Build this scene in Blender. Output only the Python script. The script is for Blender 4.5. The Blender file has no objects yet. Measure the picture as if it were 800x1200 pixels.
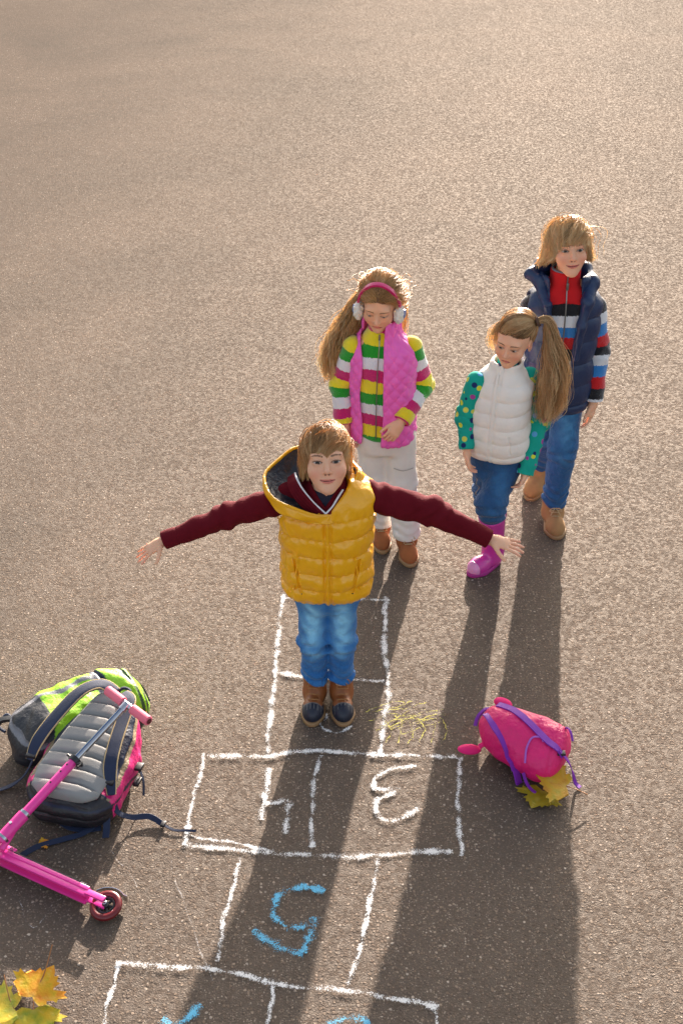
import bpy, bmesh, math, random
import numpy as np
from mathutils import Vector, Matrix
random.seed(7)
RNG = np.random.default_rng(11)
C = bpy.context.scene.collection
PI = math.pi
F = np.float32

def srgb(r, g, b):
    return tuple(((c/255)/12.92 if c/255 <= .04045 else ((c/255+.055)/1.055)**2.4) for c in (r, g, b))

# ------------------------------------------------------------------ scene objects
def empty(name, loc, label=None, cat=None, group=None, rz=0.):
    o = bpy.data.objects.new(name, None); C.objects.link(o)
    o.location = loc; o.rotation_euler = (0, 0, rz); o.empty_display_size = .1
    tag(o, label, cat, group)
    return o
def tag(o, label=None, cat=None, group=None, kind=None):
    if label: o['label'] = label
    if cat: o['category'] = cat
    if group: o['group'] = group
    if kind: o['kind'] = kind
    return o
def mesh_obj(name, verts, faces, mat, parent=None, cols=None, attrs=None, smooth=True):
    me = bpy.data.meshes.new(name)
    verts = np.asarray(verts, dtype=np.float32).reshape(-1, 3)
    if isinstance(faces, np.ndarray):
        n, k = faces.shape
        me.vertices.add(len(verts)); me.vertices.foreach_set('co', verts.ravel())
        me.loops.add(n*k); me.loops.foreach_set('vertex_index', faces.astype(np.int32).ravel())
        me.polygons.add(n); me.polygons.foreach_set('loop_start', np.arange(0, n*k, k, dtype=np.int32))
        me.update(calc_edges=True)
    else:
        me.from_pydata(verts.tolist(), [], [list(f) for f in faces])
    if smooth:
        me.polygons.foreach_set('use_smooth', np.ones(len(me.polygons), dtype=bool))
    if cols is not None:
        c = np.ones((len(verts), 4), dtype=np.float32); c[:, :3] = cols
        a = me.attributes.new('Col', 'FLOAT_COLOR', 'POINT'); a.data.foreach_set('color', c.ravel())
    for k, v in (attrs or {}).items():
        a = me.attributes.new(k, 'FLOAT', 'POINT'); a.data.foreach_set('value', np.asarray(v, dtype=np.float32))
    mats = mat if isinstance(mat, (list, tuple)) else [mat]
    for m in mats: me.materials.append(m)
    o = bpy.data.objects.new(name, me); C.objects.link(o)
    if parent is not None: o.parent = parent
    return o

# ------------------------------------------------------------------ materials
def nodes_of(m):
    m.use_nodes = True; nt = m.node_tree; nt.nodes.clear(); return nt
class G:
    """small node graph helper"""
    def __init__(s, nt): s.nt = nt
    def n(s, t, **kw):
        nd = s.nt.nodes.new(t)
        for k, v in kw.items():
            if k in nd.inputs.keys(): s.set(nd, k, v)
            else: setattr(nd, k, v)
        return nd
    def set(s, nd, k, v):
        i = nd.inputs[k]
        if isinstance(v, bpy.types.NodeSocket): s.nt.links.new(v, i)
        else:
            if i.type == 'RGBA' and len(v) == 3: v = (*v, 1)
            i.default_value = v
    def math(s, op, a, b=None, clamp=False):
        nd = s.nt.nodes.new('ShaderNodeMath'); nd.operation = op; nd.use_clamp = clamp
        for i, v in enumerate((a, b)):
            if v is None: continue
            if isinstance(v, bpy.types.NodeSocket): s.nt.links.new(v, nd.inputs[i])
            else: nd.inputs[i].default_value = v
        return nd.outputs[0]
    def mix(s, f, a, b, mode='MIX'):
        nd = s.nt.nodes.new('ShaderNodeMix'); nd.data_type = 'RGBA'; nd.blend_type = mode
        for i, v in ((0, f), (6, a), (7, b)):
            if isinstance(v, bpy.types.NodeSocket): s.nt.links.new(v, nd.inputs[i])
            else: nd.inputs[i].default_value = (*v, 1) if i and len(v) == 3 else v
        return nd.outputs[2]
    def ramp(s, f, stops, interp='LINEAR'):
        nd = s.nt.nodes.new('ShaderNodeValToRGB'); cr = nd.color_ramp; cr.interpolation = interp
        s.nt.links.new(f, nd.inputs[0])
        while len(cr.elements) > 1: cr.elements.remove(cr.elements[-1])
        for i, (p, c) in enumerate(stops):
            e = cr.elements[0] if i == 0 else cr.elements.new(p)
            e.position = p; e.color = (*c, 1) if len(c) == 3 else c
        return nd.outputs[0]
def principled(g, **kw):
    p = g.n('ShaderNodeBsdfPrincipled')
    for k, v in kw.items(): g.set(p, k, v)
    out = g.n('ShaderNodeOutputMaterial'); g.nt.links.new(p.outputs[0], out.inputs[0])
    return p, out
def mat(name, col=None, rough=.8, metal=0., bump=None, sheen=0., coat=0., spec=.5, sss=0., vary=.12, weave=None, transl=0., trans=0.):
    """col None -> reads the Col attribute; bump=(scale,strength,distance)"""
    m = bpy.data.materials.new(name); g = G(nodes_of(m))
    tc = g.n('ShaderNodeTexCoord').outputs['Object']
    base = g.n('ShaderNodeAttribute', attribute_name='Col').outputs['Color'] if col is None else None
    nz = g.n('ShaderNodeTexNoise', Vector=tc, Scale=38., Detail=4.)
    f = g.math('MULTIPLY_ADD', nz.outputs[0], 2*vary); f.node.inputs[2].default_value = 1-vary
    cc = g.n('ShaderNodeCombineXYZ', X=f, Y=f, Z=f).outputs[0]
    if base is None:
        rgb = g.n('ShaderNodeRGB'); rgb.outputs[0].default_value = (*col, 1); base = rgb.outputs[0]
    c = g.mix(1., base, cc, 'MULTIPLY')
    p, out = principled(g, **{'Base Color': c, 'Roughness': rough, 'Metallic': metal, 'Specular IOR Level': spec})
    if sheen: g.set(p, 'Sheen Weight', sheen); g.set(p, 'Sheen Roughness', .5)
    if coat: g.set(p, 'Coat Weight', coat); g.set(p, 'Coat Roughness', .25)
    if trans: g.set(p, 'Transmission Weight', trans)
    if sss:
        g.set(p, 'Subsurface Weight', sss); g.set(p, 'Subsurface Radius', (1., .35, .2)); g.set(p, 'Subsurface Scale', .006)
    h = None
    if bump:
        bn = g.n('ShaderNodeTexNoise', Vector=tc, Scale=bump[0], Detail=4.)
        b = g.n('ShaderNodeBump', Strength=bump[1], Distance=bump[2], Height=bn.outputs[0])
        g.set(p, 'Normal', b.outputs[0])
        if weave:
            wv = g.n('ShaderNodeTexWave', Vector=tc, Scale=weave, Distortion=1.5); wv.bands_direction = 'DIAGONAL'
            b2 = g.n('ShaderNodeBump', Strength=.25, Distance=.0006, Height=wv.outputs[1], Normal=b.outputs[0])
            g.set(p, 'Normal', b2.outputs[0])
    if transl:
        tr = g.n('ShaderNodeBsdfTranslucent', Color=c); mx = g.n('ShaderNodeMixShader', Fac=transl)
        g.nt.links.new(p.outputs[0], mx.inputs[1]); g.nt.links.new(tr.outputs[0], mx.inputs[2])
        g.nt.links.new(mx.outputs[0], out.inputs[0])
    return m
def stripe_mat(name, cols, rough=.95):
    """attribute 't' counts stripes; each whole number is one band of knit"""
    m = bpy.data.materials.new(name); g = G(nodes_of(m))
    t = g.n('ShaderNodeAttribute', attribute_name='t').outputs['Fac']
    tc = g.n('ShaderNodeTexCoord').outputs['Object']
    nz = g.n('ShaderNodeTexNoise', Vector=tc, Scale=140., Detail=2.)
    t2 = g.math('ADD', t, g.math('MULTIPLY', g.math('SUBTRACT', nz.outputs[0], .5), .32))
    n = len(cols)
    fr = g.math('DIVIDE', t2, float(n))
    fr = g.math('FRACT', fr)
    c = g.ramp(fr, [(i/n, col) for i, col in enumerate(cols)], 'CONSTANT')
    p, out = principled(g, **{'Base Color': c, 'Roughness': rough, 'Specular IOR Level': .2, 'Sheen Weight': .6, 'Sheen Roughness': .5})
    bn = g.n('ShaderNodeTexNoise', Vector=tc, Scale=260., Detail=3.)
    g.set(p, 'Normal', g.n('ShaderNodeBump', Strength=.9, Distance=.004, Height=bn.outputs[0]).outputs[0])
    return m

# ------------------------------------------------------------------ distance-field modelling
def smin(a, b, k):
    h = np.maximum(k-np.abs(a-b), 0)/k
    return np.minimum(a, b)-h*h*k*.25
def smax(a, b, k): return -smin(-a, -b, k)
def V(*a): return np.array(a, dtype=F)
def unit(v): v = np.asarray(v, dtype=F); return v/np.linalg.norm(v)
def cap(P, a, b, ra, rb):
    a = np.asarray(a, F); b = np.asarray(b, F); ab = b-a
    t = np.clip(((P-a)@ab)/(ab@ab), 0, 1)
    return np.linalg.norm(P-a-t[:, None]*ab, axis=1)-(ra+(rb-ra)*t)
def ell(P, c, r, R=None):
    q = P-np.asarray(c, F)
    if R is not None: q = q@R
    r = np.asarray(r, F)
    k0 = np.linalg.norm(q/r, axis=1); k1 = np.linalg.norm(q/(r*r), axis=1)+1e-6
    return k0*(k0-1)/k1
def rbox(P, c, h, r, R=None):
    q = P-np.asarray(c, F)
    if R is not None: q = q@R
    q = np.abs(q)-(np.asarray(h, F)-r)
    return np.linalg.norm(np.maximum(q, 0), axis=1)+np.minimum(q.max(1), 0)-r
def chain(P, pts, rs, k=.02):
    d = None
    for i in range(len(pts)-1):
        e = cap(P, pts[i], pts[i+1], rs[i], rs[i+1])
        d = e if d is None else smin(d, e, k)
    return d
def along(P, pts):
    """arclength of the nearest point of a polyline, and which side"""
    best = np.full(len(P), 1e9, F); L = np.zeros(len(P), F); acc = 0.
    for i in range(len(pts)-1):
        a = np.asarray(pts[i], F); b = np.asarray(pts[i+1], F); ab = b-a; n = float(np.linalg.norm(ab))
        t0 = ((P-a)@ab)/(ab@ab)
        t = np.clip(t0, 0, 1); d = np.linalg.norm(P-a-t[:, None]*ab, axis=1)
        if i == 0: t = np.minimum(t0, t)
        if i == len(pts)-2: t = np.where(t0 > 1, t0, t)
        m = d < best; best = np.where(m, d, best); L = np.where(m, acc+t*n, L); acc += n
    return L
def smooth_path(pts, n=40):
    p = np.asarray(pts, float); m = len(p)
    if m < 3:
        t = np.linspace(0, 1, n)[:, None]; return p[0]*(1-t)+p[-1]*t
    out = []
    per = max(2, n//(m-1))
    for i in range(m-1):
        p0 = p[max(i-1, 0)]; p1 = p[i]; p2 = p[i+1]; p3 = p[min(i+2, m-1)]
        for t in np.linspace(0, 1, per, endpoint=False):
            out.append(.5*((2*p1)+(-p0+p2)*t+(2*p0-5*p1+4*p2-p3)*t*t+(-p0+3*p1-3*p2+p3)*t**3))
    out.append(p[-1]); return np.array(out)
def hinterp(z, zs, vs):
    path = smooth_path(np.stack([zs, vs], 1), 12*len(zs))
    return np.interp(z, path[:, 0], path[:, 1]).astype(F)
def loft(P, secs, tw=0., n=2.4, k=.02):
    """secs rows: z, cx, cy, rx, ry"""
    s = np.array(secs, float); z = P[:, 2]
    cx, cy, rx, ry = (hinterp(z, s[:, 0], s[:, i]) for i in (1, 2, 3, 4))
    x = P[:, 0]-cx; y = P[:, 1]-cy; c, sn = math.cos(tw), math.sin(tw)
    x, y = x*c+y*sn, -x*sn+y*c
    q = ((np.abs(x)/rx)**n+(np.abs(y)/ry)**n)**(1/n)
    d = (q-1)*np.minimum(rx, ry)
    return smax(d, np.maximum(s[0, 0]-z, z-s[-1, 0]), k)
def loft_uv(P, secs, tw=0.):
    s = np.array(secs, float); z = P[:, 2]
    cx, cy = (hinterp(z, s[:, 0], s[:, i]) for i in (1, 2))
    x = P[:, 0]-cx; y = P[:, 1]-cy; c, sn = math.cos(tw), math.sin(tw)
    return x*c+y*sn, -x*sn+y*c
def wob(P, s, seed=0.):
    x, y, z = P[:, 0]*s, P[:, 1]*s, P[:, 2]*s
    a = np.sin(x+1.7*np.sin(.8*y+seed)+.9*z+seed*3.1)
    b = np.sin(1.3*y+1.5*np.sin(.9*z+seed*1.7)-.6*x+seed)
    c = np.sin(1.1*z+1.6*np.sin(.7*x+seed*2.3)+.5*y)
    return (a+b+c)/3

def mesh_sdf(f, lo, hi, h, levels=3, mg=.008):
    lo = np.asarray(lo, float); hi = np.asarray(hi, float)
    s = h*2**levels; n = np.ceil((hi-lo)/s).astype(int)+1
    ijk = np.stack(np.meshgrid(*[np.arange(k) for k in n], indexing='ij'), -1).reshape(-1, 3)
    def ev(Pts):
        out = np.empty(len(Pts), F)
        for i in range(0, len(Pts), 150000): out[i:i+150000] = f(Pts[i:i+150000].astype(F))
        return out
    for L in range(levels+1):
        d = ev(lo+(ijk+.5)*s)
        ijk = ijk[np.abs(d) < s*.87*1.5+(mg if L < levels else h*1.3)]
        if L < levels:
            off = np.array([[i, j, k] for i in (0, 1) for j in (0, 1) for k in (0, 1)])
            ijk = (ijk[:, None]*2+off).reshape(-1, 3); s /= 2
    N = ijk.max(0)+3
    key = lambda q: (q[..., 0]*N[1]+q[..., 1])*N[2]+q[..., 2]
    off = np.array([[i, j, k] for i in (0, 1) for j in (0, 1) for k in (0, 1)])
    ck = key(ijk[:, None]+off)
    uq, inv = np.unique(ck.ravel(), return_inverse=True)
    co = np.stack([uq//(N[1]*N[2]), (uq//N[2]) % N[1], uq % N[2]], 1)
    val = ev(lo+co*s)[inv].reshape(-1, 8)
    act = (val < 0).any(1) & (val >= 0).any(1)
    ijk = ijk[act]; val = val[act]
    k = key(ijk); o = np.argsort(k); ijk = ijk[o]; val = val[o]; k = k[o]
    pos = np.zeros((len(ijk), 3)); cnt = np.zeros(len(ijk))
    for a in range(8):
        for b in range(a+1, 8):
            if np.abs(off[a]-off[b]).sum() != 1: continue
            va, vb = val[:, a], val[:, b]; m = (va < 0) != (vb < 0)
            t = np.where(m, va/np.where(m, va-vb, 1), 0)
            p = off[a]+(off[b]-off[a])*t[:, None]
            pos += p*m[:, None]; cnt += m
    verts = lo+(ijk+pos/cnt[:, None])*s
    faces = []
    ax_c = {0: 4, 1: 2, 2: 1}
    E = np.eye(3, dtype=int)
    for a in range(3):
        b, c = (a+1) % 3, (a+2) % 3
        v0, v1 = val[:, 0], val[:, ax_c[a]]
        m = (v0 < 0) != (v1 < 0)
        base = ijk[m]; sg = v0[m] < 0
        ids = []; ok = np.ones(len(base), bool)
        for dlt in (0*E[0], -E[b], -E[b]-E[c], -E[c]):
            q = base+dlt; kk = key(q); i = np.searchsorted(k, kk); i = np.minimum(i, len(k)-1)
            ok &= (k[i] == kk) & (q >= 0).all(1); ids.append(i)
        q = np.stack(ids, 1)[ok]; sg = sg[ok]
        q = np.where(sg[:, None], q, q[:, ::-1])
        faces.append(q)
    faces = np.concatenate(faces)
    return verts.astype(F), faces
def sdf_obj(name, f, lo, hi, h, material, parent, col=None, attrs=None, offset=(0, 0, 0), **kw):
    v, fc = mesh_sdf(f, lo, hi, h, **kw)
    cols = col(v) if col is not None else None
    at = {k: a(v) for k, a in (attrs or {}).items()}
    o = mesh_obj(name, v, fc, material, parent, cols=cols, attrs=at)
    return o

# ------------------------------------------------------------------ sweeps and small hard parts
class MB:
    def __init__(s): s.v = []; s.f = []
    def add(s, v, f):
        b = len(s.v); s.v += [tuple(map(float, p)) for p in v]; s.f += [tuple(b+i for i in q) for q in f]; return s
    def tube(s, pts, r, n=12, caps=True):
        pts = [Vector(map(float, p)) for p in pts]; rs = r if isinstance(r, (list, tuple, np.ndarray)) else [r]*len(pts)
        v = []; up = None
        for i, p in enumerate(pts):
            t = (pts[min(i+1, len(pts)-1)]-pts[max(i-1, 0)]).normalized()
            if up is None:
                up = Vector((0, 0, 1)) if abs(t.z) < .9 else Vector((1, 0, 0))
            u = (up-t*up.dot(t)).normalized(); w = t.cross(u); up = u
            for k in range(n):
                a = 2*PI*k/n; v.append(p+(u*math.cos(a)+w*math.sin(a))*rs[i])
        m = len(pts); f = []
        for i in range(m-1):
            for k in range(n):
                f.append((i*n+k, i*n+(k+1) % n, (i+1)*n+(k+1) % n, (i+1)*n+k))
        if caps: f.append(tuple(range(n-1, -1, -1))); f.append(tuple((m-1)*n+k for k in range(n)))
        return s.add(v, f)
    def strap(s, pts, w, t, ups=None, twist=None):
        """flat webbing: rounded rectangle section swept on a path; ups = surface normal"""
        pts = [Vector(map(float, p)) for p in pts]; m = len(pts); v = []
        ws = w if isinstance(w, (list, tuple, np.ndarray)) else [w]*m
        sec = [(-1, 0), (-.92, 1), (-.4, 1.05), (.4, 1.05), (.92, 1), (1, 0), (.92, -1), (-.92, -1)]
        for i, p in enumerate(pts):
            tg = (pts[min(i+1, m-1)]-pts[max(i-1, 0)]).normalized()
            up = Vector(ups[i]) if ups is not None and not isinstance(ups, tuple) else Vector(ups or (0, 0, 1))
            if twist is not None: up = Matrix.Rotation(twist[i], 3, tg) @ up
            u = (up-tg*up.dot(tg)).normalized(); sd = tg.cross(u)
            for a, b in sec: v.append(p+sd*(a*ws[i]/2)+u*(b*t/2))
        n = len(sec); f = []
        for i in range(m-1):
            for k in range(n): f.append((i*n+k, i*n+(k+1) % n, (i+1)*n+(k+1) % n, (i+1)*n+k))
        f.append(tuple(range(n-1, -1, -1))); f.append(tuple((m-1)*n+k for k in range(n)))
        return s.add(v, f)
    def box(s, c, h, R=None, bev=.15):
        c = Vector(c); R = R or Matrix.Identity(3); v = []; f = []
        hx, hy, hz = h; b = min(h)*bev
        bm = bmesh.new(); bmesh.ops.create_cube(bm, size=2)
        for q in bm.verts: q.co = Vector((q.co.x*hx, q.co.y*hy, q.co.z*hz))
        bmesh.ops.bevel(bm, geom=bm.edges[:], offset=b, segments=2, affect='EDGES', profile=.5)
        bm.verts.index_update()
        v = [c+R @ q.co for q in bm.verts]; f = [tuple(x.index for x in q.verts) for q in bm.faces]; bm.free()
        return s.add(v, f)
    def torus(s, c, axis, R, r, n=40, m=10, prof=1.):
        ax = Vector(axis).normalized(); u = ax.orthogonal().normalized(); w = ax.cross(u); c = Vector(c); v = []; f = []
        for i in range(n):
            a = 2*PI*i/n; d = u*math.cos(a)+w*math.sin(a)
            for k in range(m):
                b = 2*PI*k/m; v.append(c+d*(R+r*math.cos(b))+ax*(r*prof*math.sin(b)))
        for i in range(n):
            for k in range(m):
                f.append((i*m+k, ((i+1) % n)*m+k, ((i+1) % n)*m+(k+1) % m, i*m+(k+1) % m))
        return s.add(v, f)
    def build(s, name, m, parent=None, smooth=True, **kw):
        o = mesh_obj(name, s.v, s.f, m, parent, smooth=smooth, **kw)
        bm = bmesh.new(); bm.from_mesh(o.data); bmesh.ops.recalc_face_normals(bm, faces=bm.faces[:]); bm.to_mesh(o.data); bm.free()
        try: o.data.set_sharp_from_angle(angle=math.radians(40))
        except Exception: pass
        return o

def strands(name, paths, r0, r1, material, parent, tone):
    """paths (S,K,3): every strand a thin three-sided tapered tube"""
    S, K, _ = paths.shape
    t = np.gradient(paths, axis=1); t /= (np.linalg.norm(t, axis=2, keepdims=True)+1e-9)
    up = np.array([.31, .17, .93]); up = np.broadcast_to(up, t.shape)
    u = np.cross(t, up); u /= (np.linalg.norm(u, axis=2, keepdims=True)+1e-9); w = np.cross(t, u)
    rr = np.interp(np.linspace(0, 1, K), [0, .55, 1], [r0, r0*.95, r1])[None, :, None]
    ring = [paths+(u*math.cos(a)+w*math.sin(a))*rr for a in (0, 2*PI/3, 4*PI/3)]
    v = np.stack(ring, 2).reshape(-1, 3)
    idx = np.arange(S*K*3).reshape(S, K, 3)
    q = []
    for k in range(3):
        a = idx[:, :-1, k]; b = idx[:, :-1, (k+1) % 3]; c = idx[:, 1:, (k+1) % 3]; d = idx[:, 1:, k]
        q.append(np.stack([a, b, c, d], -1).reshape(-1, 4))
    tn = np.repeat(tone, K*3); tn2 = tn
    al = np.tile(np.repeat(np.linspace(0, 1, K), 3), S)
    return mesh_obj(name, v, np.concatenate(q), material, parent, attrs={'tone': tn2, 'along': al})
def hair_mat(name, dark, mid, light, transl=.3):
    m = bpy.data.materials.new(name); g = G(nodes_of(m))
    tn = g.n('ShaderNodeAttribute', attribute_name='tone').outputs['Fac']
    al = g.n('ShaderNodeAttribute', attribute_name='along').outputs['Fac']
    x = g.math('ADD', g.math('MULTIPLY', tn, .8), g.math('MULTIPLY', al, .25))
    c = g.ramp(x, [(0., dark), (.5, mid), (1., light)])
    p, out = principled(g, **{'Base Color': c, 'Roughness': .38, 'Specular IOR Level': .6})
    tr = g.n('ShaderNodeBsdfTranslucent', Color=c); mx = g.n('ShaderNodeMixShader', Fac=transl)
    g.nt.links.new(p.outputs[0], mx.inputs[1]); g.nt.links.new(tr.outputs[0], mx.inputs[2]); g.nt.links.new(mx.outputs[0], out.inputs[0])
    return m

# ------------------------------------------------------------------ anatomy
def rot(yaw=0, pitch=0, roll=0):
    a = Matrix.Rotation(yaw, 3, 'Z') @ Matrix.Rotation(-pitch, 3, 'X') @ Matrix.Rotation(roll, 3, 'Y')
    return np.array(a, dtype=F)
class Head:
    """head frame: x to the picture's right, -y out of the face, z up, unit head about 0.22 m tall"""
    def __init__(s, c, yaw, pitch, roll, size, smile=0., lids=0., parted=0., jaw=1., look=(0, 0)):
        s.c = np.asarray(c, F); s.R = rot(math.radians(yaw), math.radians(pitch), math.radians(roll)); s.s = size/.222
        s.down = (np.array([0, 0, -1.])@s.R).astype(float)
        s.smile, s.lids, s.parted, s.jaw, s.look = smile, lids, parted, jaw, look
    def w(s, p): return s.c+(np.asarray(p, F)*s.s)@s.R.T
    def q(s, P): return ((P-s.c)@s.R)/s.s
    EX, EY, EZ, ER = .0305, -.0715, .0, .0145
    def opening(s, q):
        """signed: below zero inside the almond between the lids"""
        x = np.abs(q[:, 0])-s.EX; a = np.clip((x/.0155)**2, 0, 4)
        up = (.0066-.0085*s.lids)*(1-a)+.0006; lo = -(.0052+.001*s.lids)*(1-a)
        z = q[:, 2]-s.EZ-x*.08
        return np.maximum(z-up, lo-z)
    def sdf(s, P):
        q = s.q(P); m = q.copy(); m[:, 0] = np.abs(m[:, 0])
        d = ell(q, (0, .014, .036), (.0745, .092, .083))
        d = smin(d, ell(q, (0, -.022, -.022), (.0575*s.jaw, .064, .069)), .04)
        d = smin(d, ell(m, (.022*s.jaw, -.044, -.060), (.024*s.jaw, .033, .030)), .03)
        d = smin(d, ell(q, (0, -.064, -.093), (.021, .020, .017)), .026)
        d = smin(d, ell(m, (.038, -.056, -.030), (.023, .022, .021)), .026)
        d = smin(d, ell(m, (.026, -.072, .023), (.026, .012, .010)), .02)
        d = smax(d, -ell(m, (s.EX-.001, -.101, .001), (.0195, .017, .0135)), .012)
        # nose
        d = smin(d, cap(q, (0, -.081, .006), (0, -.0995, -.029), .0060, .0098), .009)
        d = smin(d, ell(m, (.0098, -.0895, -.033), (.0068, .0085, .0062)), .006)
        d = smax(d, -ell(m, (.0058, -.0965, -.0395), (.0032, .0048, .0028)), .002)
        # lids and the opening between them
        lid = np.linalg.norm(m-np.array([s.EX, s.EY, s.EZ], F), axis=1)
        d = smin(d, lid-(s.ER+.0022), .006)
        carve = np.maximum(s.opening(q)*.8, np.maximum(lid-(s.ER+.006), (s.ER-.001)-lid))
        carve = np.maximum(carve, q[:, 1]+.06)
        d = smax(d, -carve, .0015)
        # mouth
        r = q.copy(); cv = s.smile*9.; r[:, 2] = r[:, 2]+.0618-cv*np.clip(np.abs(r[:, 0]), 0, .028)**2
        wd = .0205+.005*s.smile
        d = smin(d, ell(r, (0, -.0795, .0034+s.parted*.002), (wd, .0085, .0042)), .004)
        d = smin(d, ell(r, (0, -.0785, -.0048-s.parted*.003), (wd*.86, .0085, .0052)), .004)
        d = smax(d, -ell(r, (0, -.089, -.0006-s.parted*.0005), (wd*1.02, .009, .0012+s.parted*.0035)), .002)
        d = smax(d, -ell(q, (0, -.094, -.0755), (.014, .006, .0035)), .008)
        # ears
        e = ell(m, (.0735, .008, -.012), (.0085, .018, .029), None)
        e = smax(e, -ell(m, (.081, .004, -.010), (.006, .010, .017)), .004)
        d = smin(d, e, .006)
        return d*s.s
    def neck(s, P, base, r=.045):
        a = s.w((0, .018, -.055))
        return cap(P, base, a, r, r*.93)
    def colour(s, v, col, skin, hair_c, brow, hairline):
        q = s.q(v); m = np.abs(q[:, 0]); near = np.linalg.norm(q, axis=1) < .16
        def put(wt, c):
            wt = (np.clip(wt, 0, 1)*near)[:, None]
            col[:] = col*(1-wt)+np.array(c, F)*wt
        front = q[:, 1] < -.03
        ck = np.exp(-((m-.040)**2+(q[:, 2]+.040)**2)/(2*.015**2))*front
        put(ck*.5, (.76, .23, .15))
        put(np.exp(-((q[:, 0])**2+(q[:, 2]+.032)**2)/(2*.009**2))*front*.25, (.75, .30, .23))
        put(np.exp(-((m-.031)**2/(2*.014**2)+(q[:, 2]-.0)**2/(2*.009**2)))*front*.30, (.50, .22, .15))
        put(np.exp(-((m)**2/(2*.02**2)+(q[:, 2]+.094)**2/(2*.010**2)))*front*.18, (.72, .28, .20))
        put((.5+.5*wob(q, 140, 3.))*front*.12, (.66, .30, .20)); put(((wob(q, 700, 1.) > .80) & front & (q[:, 2] < .0)).astype(F)*.16, (.42, .18, .10))
        # lips
        zz = q[:, 2]+.0618-s.smile*9.*np.clip(m, 0, .028)**2; wd = .0215+.005*s.smile
        a = np.clip(1-(m/wd)**2, 0, 1)
        lip = ((zz < .0058*np.sqrt(a)) & (zz > -.0088*np.sqrt(a)) & front & (m < wd)).astype(F)
        put(lip*.8, (.62, .15, .13))
        gap = ((np.abs(zz+.0006) < .0013+s.parted*.0028*a) & front & (m < wd*1.03)).astype(F)
        put(gap*.9, (.16, .04, .035) if s.parted < .3 else (.62, .56, .50))
        if s.parted >= .3:
            put(((np.abs(np.abs(zz+.0006)-.0013-s.parted*.0028*a) < .0009) & front & (m < wd)).astype(F)*.7, (.22, .06, .05))
        put(((np.linalg.norm(np.stack([m-.0058, q[:, 2]+.0405], 1), axis=1) < .0035) & (q[:, 1] < -.085)).astype(F)*.8, (.14, .05, .04))
        # lash line, crease and brow
        x = m-s.EX; aa = np.clip((x/.0155)**2, 0, 1); up = (.0066-.0085*s.lids)*(1-aa)+.0006; lo = -(.0052+.001*s.lids)*(1-aa)
        z = q[:, 2]-s.EZ-x*.08; ine = (np.abs(x) < .0165) & (q[:, 1] < -.06)
        put(((z > up-.0012) & (z < up+.0022) & ine).astype(F)*.88, (.07, .035, .022))
        put(((z < lo+.0008) & (z > lo-.0012) & ine).astype(F)*.5, (.22, .10, .07))
        put((np.abs(z-up-.0058) < .0009).astype(F)*ine*.4, (.35, .17, .11))
        bz = .0205+.003*(1-((m-.036)/.02)**2)
        put(((np.abs(q[:, 2]-bz) < .0030-.0014*np.clip((m-.03)/.02, 0, 1)) & (m > .0135) & (m < .050) & front).astype(F)*.86, brow)
        # scalp
        put(hairline(q).astype(F), hair_c)
        # inside of the ear a little redder
        put(np.exp(-((m-.078)**2+(q[:, 1]-.004)**2+(q[:, 2]+.010)**2)/(2*.008**2))*.4, (.60, .20, .15))
        return col
    def eyes(s, parent, iris=(.11, .16, .20)):
        for sx in (-1, 1):
            c = np.array([sx*s.EX, s.EY, s.EZ]); r = s.ER-.0004
            bm = bmesh.new(); bmesh.ops.create_uvsphere(bm, u_segments=40, v_segments=28, radius=r)
            v = np.array([x.co[:] for x in bm.verts]); f = [tuple(q.index for q in x.verts) for x in bm.faces]; bm.free()
            gz = np.array([s.look[0]-sx*.02, -1, s.look[1]]); gz /= np.linalg.norm(gz)
            t = v@gz/r; ang = np.arccos(np.clip(t, -1, 1))*r
            col = np.tile(np.array([.46, .40, .36]), (len(v), 1))
            col[ang < .0080] = np.array(iris)*.3; col[ang < .0066] = iris; col[(ang < .0052)] = np.array(iris)*1.6; col[ang < .0040] = (.006, .005, .005)
            vw = s.w(c+v)
            mesh_obj('eye', vw, f, M['eye'], parent, cols=col)

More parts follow.
